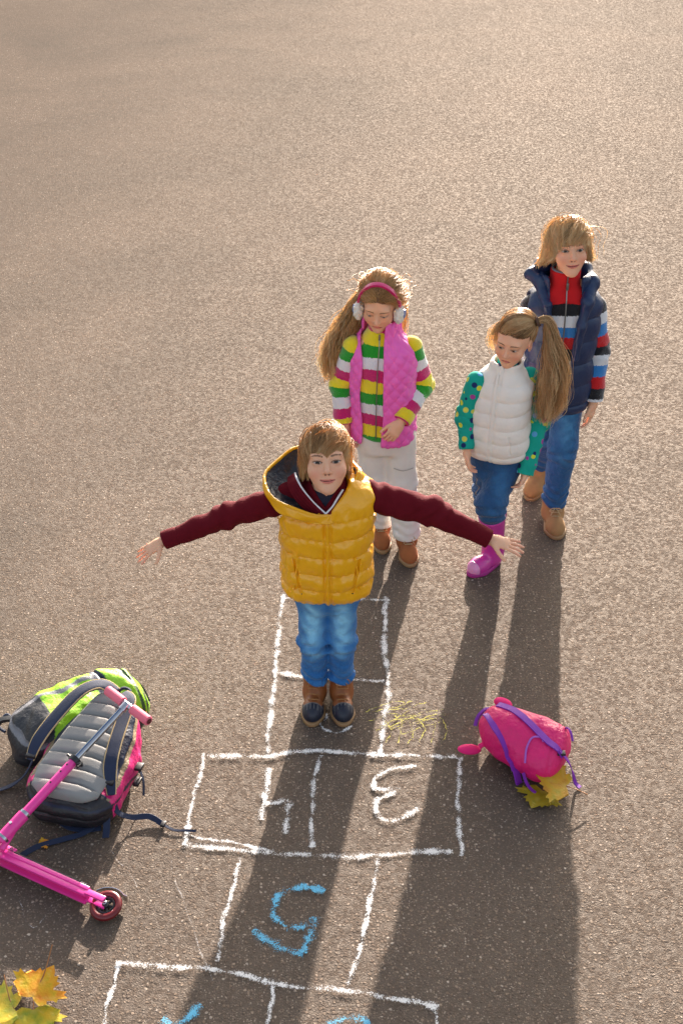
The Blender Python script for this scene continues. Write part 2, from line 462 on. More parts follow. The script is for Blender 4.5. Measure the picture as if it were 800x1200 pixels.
def hand_sdf(P, w, d, n, side, L, curl=(.3, .3, .3), spread=.1, thumb=(.8, .3), thumb_curl=.3):
    """w wrist, d towards the fingers, n out of the palm, side towards the thumb, L hand length"""
    d = unit(d); n = unit(np.asarray(n)-d*np.dot(n, d)); sd = unit(np.asarray(side)-d*np.dot(side, d)-n*np.dot(side, n))
    w = np.asarray(w, F)
    R = np.stack([sd, n, d], 1).astype(F)
    D = ell(P, w+d*L*.27, (L*.215, L*.105, L*.30), R)
    D = smin(D, cap(P, w-d*L*.12, w+d*L*.12, L*.155, L*.15), L*.12)
    D = smin(D, cap(P, w+d*L*.44+sd*L*.15, w+d*L*.44-sd*L*.15, L*.072, L*.066), L*.06)
    fl = (.43, .48, .45, .36); off = (.165, .057, -.052, -.155)
    for i in range(4):
        p = w+d*L*(.50-(.03 if i == 3 else 0))+sd*L*off[i]
        a0 = spread*(1.5-i)*1.0
        dd = d*math.cos(a0)+sd*math.sin(a0); ang = 0.; r = L*(.050-.004*(i == 3))
        dk = None; cs = curl[i] if isinstance(curl[0], (tuple, list)) else curl
        for k, fr in enumerate((.45, .30, .25)):
            ang += cs[k]; v = dd*math.cos(ang)+n*math.sin(ang); e = p+v*L*fl[i]*fr
            c = cap(P, p, e, r, r*.90); dk = c if dk is None else smin(dk, c, L*.02); p = e; r *= .90
        D = smin(D, dk, L*.022)
    p = w+d*L*.14+sd*L*.15
    v = unit(d*math.cos(thumb[0])+sd*math.sin(thumb[0])+n*thumb[1]); e = p+v*L*.25
    v2 = unit(v+(d-sd)*thumb_curl*.5); e2 = e+v2*L*.17; e3 = e2+unit(v2+(d-sd)*thumb_curl*.3)*L*.12
    dt = smin(cap(P, p, e, L*.085, L*.06), cap(P, e, e2, L*.06, L*.054), L*.02)
    dt = smin(dt, cap(P, e2, e3, L*.054, L*.045), L*.02)
    return smin(D, dt, L*.05)

def shoe_sdf(P, heel, yaw, L, W, up=.10, r=.042, pitch=0.):
    """foot pointing along -y turned by yaw; heel = point on the ground under the ankle"""
    R = rot(yaw, pitch, 0); q = (P-np.asarray(heel, F))@R
    f = ell(q, (0, -L*.48, .030), (W*.5, L*.33, .042))
    f = smin(f, ell(q, (0, -L*.02, .034), (W*.42, L*.22, .044)), .03)
    f = smin(f, cap(q, (0, 0, .05), (0, .004, up), r*.95, r), .035)
    return smax(smax(f, .010-q[:, 2], .008), q[:, 2]-up-.012, .010), q
def sole_sdf(P, heel, yaw, L, W, th=.016, pitch=0.):
    R = rot(yaw, pitch, 0); q = (P-np.asarray(heel, F))@R
    fx = np.interp(q[:, 1], [-L*.82, -L*.5, -L*.15, L*.22], [W*.40, W*.54, W*.44, W*.42]).astype(F)
    a = (q[:, 1]+L*.30)/(L*.53); e = (np.abs(a)**2.6+(np.abs(q[:, 0])/fx)**2.6)**(1/2.6)
    d = (e-1)*W*.5
    return smax(d, np.abs(q[:, 2]-th*.5)-th*.5, .004), q

# ------------------------------------------------------------------ hair growing
def grow(h, n, flow, region, zend, steps=26, ds=.011, K=12, off=(.004, .016), grav=.25, gravgrow=1.2, wave=.10, flare=0., seed=0, jit=.12, keep=None, rad=(.0765, .096, .087), cen=(0, .014, .036)):
    """strands rooted on the scalp, marched with collision against the skull"""
    r = np.random.default_rng(seed); rad = np.array(rad); cen = np.array(cen)
    u = r.normal(size=(n*4, 3)); u /= np.linalg.norm(u, axis=1, keepdims=True)
    p = cen+u*rad; p = p[region(p)][:n]; n = len(p)
    o = r.uniform(off[0], off[1], n)
    path = [p.copy()]; ph = r.uniform(0, 6.28, n); jt = r.normal(size=(n, 3))*jit
    ze = None; live = np.ones(n, bool); cur = p.copy(); ln = np.ones(n); zj = r.normal(size=n)*.0085
    for i in range(steps):
        nn = (cur-cen)/rad**2; nn /= np.linalg.norm(nn, axis=1, keepdims=True)
        wf = np.clip((cur[:, [2]]-.0)/.05, 0, 1) if grav > 0 else 1.
        d = flow(cur); d = d-nn*(d*nn).sum(1, keepdims=True)
        d /= np.linalg.norm(d, axis=1, keepdims=True)+1e-9
        jj = jt-nn*(jt*nn).sum(1, keepdims=True)*.9; d = (d+jj)*wf+jj*.25
        g = grav+gravgrow*i/steps+(1-wf)*.9
        d = d+np.array(h.down)*g
        d += wave*np.stack([np.sin(cur[:, 2]*90+ph*.6+cur[:, 1]*30), np.cos(cur[:, 2]*75+ph*.7), 0*ph], 1)
        if flare: d += flare*np.clip((.02-cur[:, 2])/.05, 0, 1)[:, None]*np.stack([np.sign(cur[:, 0])*(np.abs(cur[:, 0]) > .03), np.zeros(n), np.full(n, .1)], 1)
        d /= np.linalg.norm(d, axis=1, keepdims=True)
        nx = cur+d*ds
        q = (nx-cen)/rad; ql = np.linalg.norm(q, axis=1)
        need = 1+o*min(1, .3+i/6)/rad.mean()
        push = ql < need
        nx = np.where(push[:, None], cen+q/ql[:, None]*need[:, None]*rad, nx)
        live = live & (cur[:, 2] > zend(p, cur)+zj)
        cur = np.where(live[:, None], nx, cur)
        path.append(cur.copy())
    A = np.stack(path, 1)
    seg = np.linalg.norm(np.diff(A, axis=1), axis=2); cs = np.concatenate([np.zeros((n, 1)), np.cumsum(seg, 1)], 1)
    ok = cs[:, -1] > .012; A = A[ok]; cs = cs[ok]
    out = np.empty((len(A), K, 3))
    tt = np.linspace(0, 1, K)
    for j in range(len(A)):
        L = cs[j, -1]*tt
        for c in range(3): out[j, :, c] = np.interp(L, cs[j]+np.arange(cs.shape[1])*1e-9, A[j, :, c])
    return h.w(out.reshape(-1, 3)).reshape(out.shape)
def clump(A, per=45, k=.55, seed=0, r0=0.):
    """gather strands into locks and give every lock its own tone"""
    r = np.random.default_rng(seed); n = len(A); m = max(4, n//per); c = r.choice(n, m, replace=False)
    key = np.concatenate([A[:, 0], A[:, A.shape[1]//2]*1.5], 1); kc = key[c]
    own = np.empty(n, int)
    for i in range(0, n, 500): own[i:i+500] = ((key[i:i+500, None]-kc[None])**2).sum(-1).argmin(1)
    w = (np.linspace(0, 1, A.shape[1])**1.3*k)[None, :, None]*r.uniform(.5, 1.1, n)[:, None, None]
    w = np.clip(w, 0, .92); B = A*(1-w)+A[c[own]]*w
    tone = np.clip(.5+(r.beta(1.6, 1.6, m)-.5)[own]*.95+r.normal(size=n)*.12, 0, 1)
    return B, tone
def bundle(pts, rad, n, K=22, wave=.01, wl=.12, fly=.15, seed=0, cutoff=.25):
    """a hank of hair along a spline; rad = radii along it"""
    r = np.random.default_rng(seed); sp = smooth_path(pts, 60); m = len(sp)
    seg = np.concatenate([[0], np.cumsum(np.linalg.norm(np.diff(sp, axis=0), axis=1))]); seg /= seg[-1]
    t = np.linspace(0, 1, K); c = np.stack([np.interp(t, seg, sp[:, i]) for i in range(3)], 1)
    L = np.linalg.norm(np.diff(sp, axis=0), axis=1).sum()
    tg = np.gradient(c, axis=0); tg /= np.linalg.norm(tg, axis=1, keepdims=True)
    a = np.cross(tg, np.array([.2, 1., .1])); a /= np.linalg.norm(a, axis=1, keepdims=True); b = np.cross(tg, a)
    R = np.interp(t, np.linspace(0, 1, len(rad)), rad)
    th = r.uniform(0, 2*PI, n); rr = np.sqrt(r.uniform(0, 1, n)); f = 1+np.abs(r.normal(size=n))*fly
    ph = r.integers(0, 9, n)*.7+r.normal(size=n)*.35
    end = 1-np.abs(r.normal(size=n))*cutoff; end = np.clip(end, .35, 1)
    out = np.empty((n, K, 3))
    for j in range(n):
        tj = t*end[j]
        cj = np.stack([np.interp(tj, t, c[:, i]) for i in range(3)], 1)
        aj = np.stack([np.interp(tj, t, a[:, i]) for i in range(3)], 1); bj = np.stack([np.interp(tj, t, b[:, i]) for i in range(3)], 1)
        Rj = np.interp(tj, t, R)*rr[j]*(1+(f[j]-1)*tj*1.5)
        wv = wave*tj**.7*np.sin(2*PI*tj*L/wl+ph[j]); wv2 = wave*tj**.7*np.cos(2*PI*tj*L/wl*.9+ph[j]*1.3)
        out[j] = cj+aj*(Rj*math.cos(th[j])+wv)[:, None]+bj*(Rj*math.sin(th[j])+wv2)[:, None]
    return out

# ------------------------------------------------------------------ material library
SKIN = (.80, .44, .275)
M = {}
M['skin'] = mat('skin', None, rough=.5, spec=.4, sss=.18, vary=.05, bump=(260, .15, .0006))
M['eye'] = mat('eye', None, rough=.12, spec=.35, vary=0.)
M['puffer'] = mat('yellow_puffer_nylon', (.88, .41, .002), rough=.30, vary=.06, bump=(50, .5, .007), coat=.25)
M['lining'] = mat('black_quilted_lining', (.012, .014, .022), rough=.3, vary=.2, bump=(60, .7, .008))
M['maroon'] = mat('maroon_jersey', (.115, .004, .010), rough=.9, sheen=0., spec=.15, bump=(70, .4, .004), vary=.15)
M['navyknit'] = mat('dark_navy_jersey', (.012, .012, .03), rough=.9, bump=(120, .3, .003))
M['whitetrim'] = mat('white_cotton_trim', (.75, .75, .78), rough=.8)
M['zip'] = mat('zip_teeth', (.20, .20, .20), rough=.35, metal=.8)
M['denim'] = mat('denim', None, rough=.85, sheen=.1, bump=(62, 1., .009), weave=260, vary=.16)
M['leather'] = mat('brown_boot_leather', None, rough=.5, bump=(120, .4, .002), vary=.15)
M['rubber_sole'] = mat('tan_rubber_sole', (.30, .17, .075), rough=.6)
M['lace'] = mat('boot_lace', (.34, .15, .05), rough=.8)

def denim_col(v, legs, base=(.012, .13, .38), fade=(.24, .56, .80), amt=1.):
    """worn denim: thighs and knees rubbed pale on the front, dark at the seams"""
    c = np.tile(np.array(base, F), (len(v), 1)); w = np.zeros(len(v), F)
    for hip, kn, an in legs:
        hip, kn, an = [np.asarray(x, F) for x in (hip, kn, an)]
        mid = hip*.42+kn*.58+V(0, -.06, 0)
        q = (v-mid)/V(.034, .06, .11); w = np.maximum(w, np.exp(-(q*q).sum(1)))
        q = (v-kn-V(0, -.055, -.015))/V(.03, .05, .045); w = np.maximum(w, .55*np.exp(-(q*q).sum(1)))
    w = np.clip(w*(1+.45*wob(v, 110, 2.))+.10*wob(v, 70, 5.), 0, 1)[:, None]*amt
    c = c*(1-w)+np.array(fade, F)*w
    for hip, kn, an in legs:   # stitched outer seam
        s_ = np.abs(v[:, 1]-.012-.01*np.sin(v[:, 2]*9)) < .0022
        c = np.where((s_ & (np.abs(v[:, 0]-np.asarray(kn)[0]) > .03))[:, None], np.array((.20, .17, .12), F), c)
    return c
def trousers_sdf(P, legs, rs, waist, fold=.006, hemz=None):
    """legs (hip, knee, ankle), rs (hip, knee, hem) radii, waist loft sections"""
    d = loft(P, waist)
    fo = np.zeros(len(P), F)
    for hip, kn, an in legs:
        hip, kn, an = [np.asarray(x, F) for x in (hip, kn, an)]
        a = smin(cap(P, hip, kn, rs[0], rs[1]), cap(P, kn, an, rs[1], rs[2]), .03)
        d = smin(d, a, .018)
        zk = P[:, 2]-kn[2]; ex = np.exp(-((zk+.01)/.05)**2); sn = np.sin(zk*120-2.6*np.cos((P[:, 0]-kn[0])*26)+.8*wob(P, 22, 3.))
        fo += ex*sn*.75
        za = P[:, 2]-an[2]-.03; fo += np.exp(-(za/.06)**2)*np.sin(za*130+2.4*np.sin((P[:, 0]-an[0])*38+1))*np.where(np.abs(P[:, 0]-an[0]) < .07, 1, 0)
    return d-fo*fold*.6-wob(P, 48, 1.)*fold*.45

def body(root, h, torso, legs, arms, hands, skin, hair_c, brow, hairline, rl=(.05, .038, .028), ra=(.03, .026, .02), neck_base=None, neck_r=.043, lo=None, hi=None, res=.0024):
    def f(P):
        d = loft(P, torso)
        for L in legs:
            d = smin(d, chain(P, L+[np.asarray(L[2])+V(0, -.004, -.04)], [rl[0], rl[1], rl[2]*.9, .014]), .02)
        for A in arms: d = smin(d, chain(P, A, [ra[0]+.004, ra[1], ra[2]]), .02)
        for k in hands:
            c = np.asarray(k['w'], F); near = np.linalg.norm(P-c, axis=1) < k['L']*1.6
            if near.any():
                e = np.full(len(P), 9., F); e[near] = hand_sdf(P[near], **k); d = np.where(near, smin(d, e, .008), d)
        near = np.linalg.norm(P-h.c, axis=1) < .24
        d = smin(d, h.neck(P, neck_base, neck_r), .02)
        if near.any():
            e = np.full(len(P), 9., F); e[near] = h.sdf(P[near]); d = np.where(near, smin(d, e, .018), d)
        return d
    v, fc = mesh_sdf(f, lo, hi, res)
    col = np.tile(np.array(skin, F), (len(v), 1))
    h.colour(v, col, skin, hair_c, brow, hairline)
    for k in hands:   # knuckles and fingertips a little pinker
        t = (v-np.asarray(k['w'], F))@unit(k['d'])/k['L']; nr = np.linalg.norm(v-np.asarray(k['w'], F), axis=1) < k['L']*1.2
        w = (np.clip((t-.55)*1.5, 0, .35)*nr)[:, None]; col = col*(1-w)+np.array((.72, .27, .20), F)*w
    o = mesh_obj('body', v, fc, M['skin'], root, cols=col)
    h.eyes(root, getattr(h, 'iris', (.11, .16, .20)))
    return o

def boot_laces(name, heel, yaw, pts_rows, material, parent):
    R = rot(yaw, 0, 0); b = MB(); hp = np.asarray(heel, F)
    W = lambda p: hp+np.asarray(p, F)@R.T
    for (y, z, w) in pts_rows:
        b.tube([W((-w, y+.006, z-.004)), W((-w*.5, y-.001, z+.003)), W((w*.5, y-.001-.003, z+.004)), W((w, y+.006, z-.004))], .0022, 6)
    y, z, w = pts_rows[-1]
    for sgn in (-1, 1):
        b.tube(smooth_path([W((0, y, z+.004)), W((sgn*.018, y-.012, z+.008)), W((sgn*.028, y-.014, z-.004)), W((sgn*.012, y-.010, z-.002)), W((0, y-.002, z+.003))], 16), .0019, 6)
        b.tube(smooth_path([W((0, y, z+.003)), W((sgn*.012, y-.016, z-.004)), W((sgn*.022, y-.022, z-.022))], 10), .0018, 6)
    return b.build(name, material, parent)

# ------------------------------------------------------------------ boy with arms spread
def yellow_boy():
    root = empty('person', (-.05, 3.68, 0), 'boy in a yellow padded vest standing with both maroon sleeved arms spread wide', 'person')
    h = Head((0.0, -.028, 1.078), 2, 25, -2, .218, smile=.8, jaw=.97, lids=.14, look=(0, .02)); h.iris = (.03, .02, .013)
    legs = [[(-.055, .0, .58), (-.050, -.026, .33), (-.048, .03, .10)], [(.055, .0, .58), (.050, -.018, .33), (.048, .03, .10)]]
    arms = [[(-.12, .005, .918), (-.345, .0, .842), (-.545, -.035, .772)], [(.13, .005, .925), (.36, -.01, .868), (.540, -.04, .782)]]
    torso = [(.54, 0, 0, .085, .07), (.62, 0, 0, .10, .08), (.78, 0, 0, .10, .075), (.90, 0, .0, .115, .07), (.95, 0, .005, .085, .055), (.985, 0, .005, .045, .045)]
    hands = [dict(w=(-.560, -.038, .766), d=(-.80, -.35, -.38), n=(-.2, .2, -1), side=(.0, -.9, -.3), L=.108, curl=(.12, .16, .1), spread=.16, thumb=(.95, .2)),
             dict(w=(.556, -.042, .776), d=(.93, -.22, -.14), n=(.1, .3, -1), side=(.1, -1, -.2), L=.120, curl=(.08, .14, .1), spread=.15, thumb=(.85, .3))]
    hair_c = (.11, .045, .018)
    hl = lambda q: ((q[:, 2] > .042) & (q[:, 1] < .0)) | ((q[:, 1] > -.012) & (q[:, 2] > .008) & (np.abs(q[:, 0]) < .072)) | ((q[:, 1] > .03) & (q[:, 2] > -.055)) | ((np.abs(q[:, 0]) > .055) & (q[:, 2] > .012) & (q[:, 1] > -.04))
    body(root, h, torso, legs, arms, hands, SKIN, hair_c, (.10, .045, .02), hl, neck_base=(0, .01, .94), lo=(-.75, -.24, .02), hi=(.75, .2, 1.3))
    # hair
    cro = np.array([.0, .055, .115])
    def flow(p):
        d = p-cro; d[:, 2] *= .3; d = d/(np.linalg.norm(d, axis=1, keepdims=True)+1e-6); return d+np.exp(-((p[:, 1]+.06)/.05)**2)[:, None]*np.array([[-.38, 0, 0]])
    reg = lambda p: (p[:, 2] > .045) | ((p[:, 1] > .0) & (p[:, 2] > -.035))
    def zend(p, c):
        x = np.abs(c[:, 0]); z = .036-.010*np.sin(c[:, 0]*110+.8)*(x < .05)-.08*np.clip(x-.03, 0, 1)+.10*c[:, 0]
        z = np.where(c[:, 1] > -.055, -.012, z); z = np.where((c[:, 1] > -.01), -.036, z); return np.where(c[:, 1] > .02, -.05, z)
    P1 = grow(h, 8000, flow, reg, zend, seed=3, off=(.002, .011), grav=.12, gravgrow=1.1, wave=.12, jit=.20)
    P1 = np.concatenate([P1, grow(h, 500, flow, reg, zend, seed=4, off=(.009, .020), grav=.10, gravgrow=.9, wave=.3, jit=.35)])
    P1, tn = clump(P1, 30, .72, 1)
    strands('hair', P1, .0008, .0004, hair_mat('light_brown_hair', (.19, .092, .036), (.78, .46, .20), (1., .82, .48), .55), root, tn)
    # jersey under the vest, with a V neck
    jt = [(.80, 0, 0, .13, .09), (.88, 0, 0, .14, .088), (.925, 0, .0, .13, .08), (.955, 0, .005, .095, .070), (.985, 0, .005, .066, .060), (1.01, 0, .01, .058, .055)]
    def vneck(P): return (P[:, 2]-.925)-np.abs(P[:, 0]+.004)*1.35
    def fj(P):
        d = loft(P, jt); d = smax(d, -(loft(P, [(z-.02 if i == 0 else z, cx, cy, rx-.012, ry-.012) for i, (z, cx, cy, rx, ry) in enumerate(jt)][2:]+[(1.06, 0, .01, .05, .05)], k=.002)), .003)
        return smax(d, np.minimum(vneck(P), -P[:, 1]-.01), .004)
    sdf_obj('jersey', fj, (-.2, -.15, .78), (.2, .15, 1.05), .003, M['maroon'], root)
    sl = []
    for A, rs in ((arms[0], (.052, .041, .031)), (arms[1], (.056, .046, .033))):
        A = [np.asarray(a, F) for a in A]; cu = A[2]+unit(A[2]-A[1])*.012
        def fs(P, A=A, rs=rs, cu=cu):
            d = chain(P, [A[0], A[1], cu], rs, .03); L = along(P, [A[0], A[1], cu])
            d = d-.0042*wob(P, 50, 4.)-.004*np.sin(L*95+2*np.sin(P[:, 2]*60))*np.exp(-((L-.23)/.09)**2)-.003*np.sin(L*120+P[:, 1]*40)*np.exp(-((L-.05)/.06)**2)
            T = .0
            n = float(np.linalg.norm(A[1]-A[0])+np.linalg.norm(cu-A[1]))
            d = d+.0016*(np.abs(L-(n-.055)) < .003)
            e = unit(cu-A[1]); return smax(d, (P-cu)@e, .004)
        lo = np.min([A[0], A[1], cu], 0)-.08; hi = np.max([A[0], A[1], cu], 0)+.08
        sdf_obj('sleeve', fs, lo, hi, .0032, M['maroon'], root)
    # white piping round the V and dark shirt below it
    dk = [(.86, 0, 0, .10, .075), (.94, 0, .0, .085, .066), (.975, 0, .005, .056, .052), (.99, 0, .008, .05, .048)]
    sdf_obj('undershirt', lambda P: smax(loft(P, dk), (P[:, 2]-.955)-np.abs(P[:, 0])*.9, .004), (-.15, -.12, .84), (.15, .12, 1.02), .003, M['navyknit'], root)
    b = MB(); tr = [(-.105, .03, .995), (-.098, -.02, 1.005), (-.076, -.062, .985), (-.04, -.088, .950), (-.002, -.098, .915)]
    b.tube(smooth_path(tr, 24), .0034, 8)
    b.tube(smooth_path([(-.006, -.101, .912), (.018, -.092, .935), (.036, -.08, .962), (.055, -.06, .985)], 16), .0034, 8)
    b.build('collar_piping', M['whitetrim'], root)
    b = MB()  # collar flap of the maroon jersey between the piping and the hood lining
    for k in range(4):
        o = k*.0085
        b.strap(smooth_path([(-.108-o*.6, .03, .992-o*.5), (-.102-o*.8, -.022, .998-o*.7), (-.08-o*.8, -.066, .979-o*.9), (-.042-o*.4, -.092, .943-o*1.1), (-.004, -.100, .908-o)], 20), .012, .007, (-.2, -.6, .7))
        b.strap(smooth_path([(-.004, -.102, .905-o), (.022+o*.2, -.095, .928-o), (.044+o*.4, -.08, .955-o*.9), (.06+o*.5, -.06, .98-o*.8)], 14), .012, .007, (.2, -.6, .7))
    b.build('jersey_collar', M['maroon'], root)
    # vest
    vs = [(.535, 0, -.002, .128, .094), (.56, 0, -.003, .146, .108), (.62, 0, -.005, .155, .115), (.72, 0, -.004, .152, .114), (.82, 0, -.002, .156, .113), (.90, .002, .0, .164, .108), (.945, .006, .002, .158, .094), (.975, .012, .004, .125, .082), (.998, .02, .006, .08, .065)]
    seams = np.array([.552, .612, .677, .745, .815, .885, 1.02])
    def puff(z, u):
        i = np.clip(np.searchsorted(seams, z)-1, 0, len(seams)-2); a = seams[i]; b_ = seams[i+1]; t = np.clip((z-a)/(b_-a), 0, 1)
        return np.sqrt(np.clip(np.sin(PI*t), 0, 1))
    def fv(P):
        P2 = P.copy(); P2[:, 2] += .004*np.sin(P[:, 0]*30+1)+.003*wob(P, 30, 9.)
        d = loft(P, vs, n=2.7)
        pf = puff(P2[:, 2], 0)
        fr = P[:, 1] < 0; xx = np.abs(P[:, 0]-.004)
        zipg = np.where(fr, np.exp(-((xx-.010)/.005)**2), 0)
        pk = np.where(fr & (P[:, 2] > .60) & (P[:, 2] < .735), np.exp(-((np.abs(P[:, 0])-(.098+(.735-P[:, 2])*-.16+.012))/.0045)**2), 0)
        wr = wob(P*V(2.8, 2.8, 1.), 42, 5.)*.0040*(.35+.8*(1-pf))+wob(P*V(1.2, 1.2, 1.9), 36, 3.)*.0030+wob(P*V(1.5, 1.5, 1.), 95, 7.)*.0009+.0020*np.sin(P[:, 0]*235+3*np.sin(P[:, 2]*31)+P[:, 1]*90)*(1-pf)
        d = d-(.0095*pf-.003)-wr+.007*zipg*pf+.009*pk-np.where(fr, .004*np.exp(-(xx/.006)**2), 0)
        for A in arms:
            a = np.asarray(A[0], F); e = unit(np.asarray(A[1], F)-a); sg = np.sign(a[0])
            d = smax(d, -(cap(P, a+e*(.046 if sg > 0 else .036), a+e*.3, .062, .066)), .008)
        d = smax(d, -cap(P, (-.02, -.02, 1.0), (-.03, .0, 1.2), .092, .11), .01)
        d = smax(d, -ell(P, (-.13, -.01, 1.03), (.12, .13, .095)), .01); d = smax(d, -ell(P, (-.095, -.078, .965), (.095, .074, .074)), .01)
        v = np.abs(P[:, 0]+.004)*1.25+.90-P[:, 2]   # open neck
        d = smax(d, -np.maximum(np.maximum(v, P[:, 1]), -(P[:, 1]+.3)), .008)
        return d
    sdf_obj('puffer_vest', fv, (-.22, -.18, .51), (.22, .17, 1.05), .0032, M['puffer'], root, mg=.02)
    b = MB(); b.strap(smooth_path([(.003, -.116, .562), (.003, -.126, .60), (.003, -.125, .72), (.003, -.121, .82), (.002, -.118, .88), (0, -.106, .905)], 40), .007, .005, (0, -1, .1))
    b.build('zip', M['puffer'], root)
    for sx in (-1, 1):
        b = MB(); b.strap(smooth_path([(sx*.098, -.106, .728), (sx*.106, -.104, .665), (sx*.115, -.100, .61)], 12), .006, .004, (sx*.5, -1, 0)); b.box((sx*.097, -.110, .738), (.004, .003, .010)); b.build('pocket_zip', M['puffer'], root)
    # hood, thrown open to the picture's left
    ths = np.linspace(0, 2*PI, 49)[:-1]
    key = np.radians([0, 45, 90, 135, 180, 225, 262, 285, 320, 360])
    rimR = [.098, .11, .122, .172, .212, .198, .125, .088, .088, .098]
    rimZ = [1.0, 1.02, 1.035, 1.035, 1.0, .950, .912, .905, .965, 1.0]
    innR = [.07, .072, .078, .085, .086, .088, .085, .078, .07, .07]
    innZ = [.985, .985, .985, .985, .965, .93, .905, .895, .95, .985]
    outR = [.12, .12, .13, .165, .175, .165, .115, .098, .11, .12]
    outZ = [.955, .955, .955, .95, .93, .905, .885, .882, .925, .955]
    per = lambda tab: np.interp(ths, key, tab)
    sm = lambda a: (np.roll(a, 1)+np.roll(a, -1)+2*a)/4
    rr, rz, ir, iz, orr, oz = [sm(sm(per(t))) for t in (rimR, rimZ, innR, innZ, outR, outZ)]
    rr = rr+.004*np.sin(ths*4+1)+.0015*np.sin(ths*9); rz = rz+.007*np.sin(ths*3+2)+.002*np.sin(ths*8+1)
    prof = []   # (radius, height, material) from the neck over the lining to the rim and down the outside
    K1, K2 = 9, 11
    for i in range(K1):
        t = i/(K1-1); sag = math.sin(PI*t)*(.018)
        wav = .006*np.sin(ths*9+i*1.3)*math.sin(PI*t)
        prof.append((ir+(rr-ir)*t, iz+(rz-iz)*t-sag*(rr-ir)/.12+wav, 1))
    for i in range(1, K2+1):
        t = i/K2; bul = math.sin(PI*min(1, t*1.0))
        wav = .005*np.sin(ths*7+i*.9+.6)*bul+.004*np.sin(ths*13-i*1.7)*bul
        prof.append((rr+(orr-rr)*t+bul*.020+wav, rz+.012*math.sin(PI*min(1, t*3))+(oz-rz)*t-bul*.006, 0))
    cxh, cyh = .004, .006
    v = []; f = []; mi = []
    for (r_, z_, m_) in prof:
        for k, a in enumerate(ths): v.append((cxh+math.cos(a)*r_[k], cyh+math.sin(a)*r_[k]*.95, z_[k]))
    n = len(ths); m = len(prof)
    for i in range(m):
        j = (i+1) % m
        for k in range(n):
            f.append((i*n+k, i*n+(k+1) % n, j*n+(k+1) % n, j*n+k)); mi.append(1 if i < K1-1 else 0)
    o = mesh_obj('hood', v, f, [M['puffer'], M['lining']], root)
    o.data.polygons.foreach_set('material_index', mi)
    bm = bmesh.new(); bm.from_mesh(o.data); bmesh.ops.recalc_face_normals(bm, faces=bm.faces[:]); bm.to_mesh(o.data); bm.free()
    o.modifiers.new('s', 'SUBSURF').render_levels = 1
    b = MB(); b.tube([(cxh+math.cos(a)*rr[k]*1.0, cyh+math.sin(a)*rr[k]*.95, rz[k]+.002) for k, a in list(enumerate(ths))+[(0, ths[0])]], .0055, 8, caps=False); b.build('hood_rim', M['puffer'], root)
    # jeans
    wst = [(.46, 0, .0, .088, .062), (.52, 0, 0, .115, .08), (.60, 0, 0, .12, .088), (.70, 0, 0, .11, .08)]
    fj2 = lambda P: smax(trousers_sdf(P, legs, (.059, .0485, .0455), wst, fold=.010), .114+.006*np.sin(P[:, 0]*60)-P[:, 2], .006)
    sdf_obj('jeans', fj2, (-.17, -.13, .10), (.17, .14, .62), .0032, M['denim'], root, col=lambda v: denim_col(v, legs))
    # duck boots
    for sx in (-1, 1):
        heel = (sx*.050, .040, 0); yaw = sx*.06
        def fb(P, heel=heel, yaw=yaw): return shoe_sdf(P, heel, yaw, .185, .082, .145, .043)[0]
        def cb(v, heel=heel, yaw=yaw):
            q = shoe_sdf(v, heel, yaw, .185, .082, .145, .043)[1]
            lim = .052+.020*np.clip((-.09-q[:, 1])/.05, -1, 1)+.0*q[:, 0]
            toe = (q[:, 2] < lim) | (q[:, 1] < -.098)
            c = np.where(toe[:, None], np.array((.012, .015, .030), F), np.array((.27, .085, .022), F))
            st = toe & (np.abs(((q[:, 0]*1.0) % .013)-.0065) < .0008) & (q[:, 1] < -.085) & (q[:, 1] > -.125)
            ed = (np.abs(q[:, 1]+.100) < .0018) & (q[:, 2] > .035)
            return np.where((st | ed)[:, None], np.array((.16, .15, .14), F), c)
        bt = sdf_obj('boot', fb, (heel[0]-.08, -.18, 0), (heel[0]+.08, .12, .17), .0026, M['leather'], root, col=cb)
        sdf_obj('sole', lambda P, heel=heel, yaw=yaw: sole_sdf(P, heel, yaw, .19, .088, .017)[0], (heel[0]-.08, -.18, -.005), (heel[0]+.08, .12, .03), .0028, M['rubber_sole'], bt)
        boot_laces('lace', heel, yaw, [(-.086, .074, .019), (-.072, .087, .020), (-.058, .102, .022), (-.048, .120, .024), (-.043, .136, .026)], M['lace'], bt)
    return root

# ------------------------------------------------------------------ shared clothes
def sleeve(root, A, rs, material, attr=None, col=None, wr=.0035, seed=4., res=.0034, cuff=.012, per=105):
    A = [np.asarray(a, F) for a in A]; cu = A[2]+unit(A[2]-A[1])*cuff; n1 = float(np.linalg.norm(A[1]-A[0])); n = n1+float(np.linalg.norm(cu-A[1]))
    def fs(P):
        d = chain(P, [A[0], A[1], cu], rs, .03); L = along(P, [A[0], A[1], cu])
        d = d-wr*wob(P, 52, seed)-wr*.9*np.sin(L*per+2.2*np.sin(P[:, 0]*50+P[:, 1]*40+seed))*np.exp(-((L-n1)/.06)**2)-wr*.5*np.sin(L*130+P[:, 1]*40)*np.exp(-((L-n+.03)/.03)**2)
        return smax(d, (P-cu)@unit(cu-A[1]), .005)
    pad = max(rs)+.03
    at = {'t': lambda v: attr(v, along(v.astype(F), [A[0], A[1], cu]))} if attr else None
    return sdf_obj('sleeve', fs, np.min([A[0], A[1], cu], 0)-pad, np.max([A[0], A[1], cu], 0)+pad, res, material, root, attrs=at, col=col)
def cuff_ring(root, A, r, material, at=.016):
    a, b = np.asarray(A[1], F), np.asarray(A[2], F); e = unit(b-a)
    return MB().torus(b+e*at, e, r, .0065, 28, 8).build('cuff', material, root)

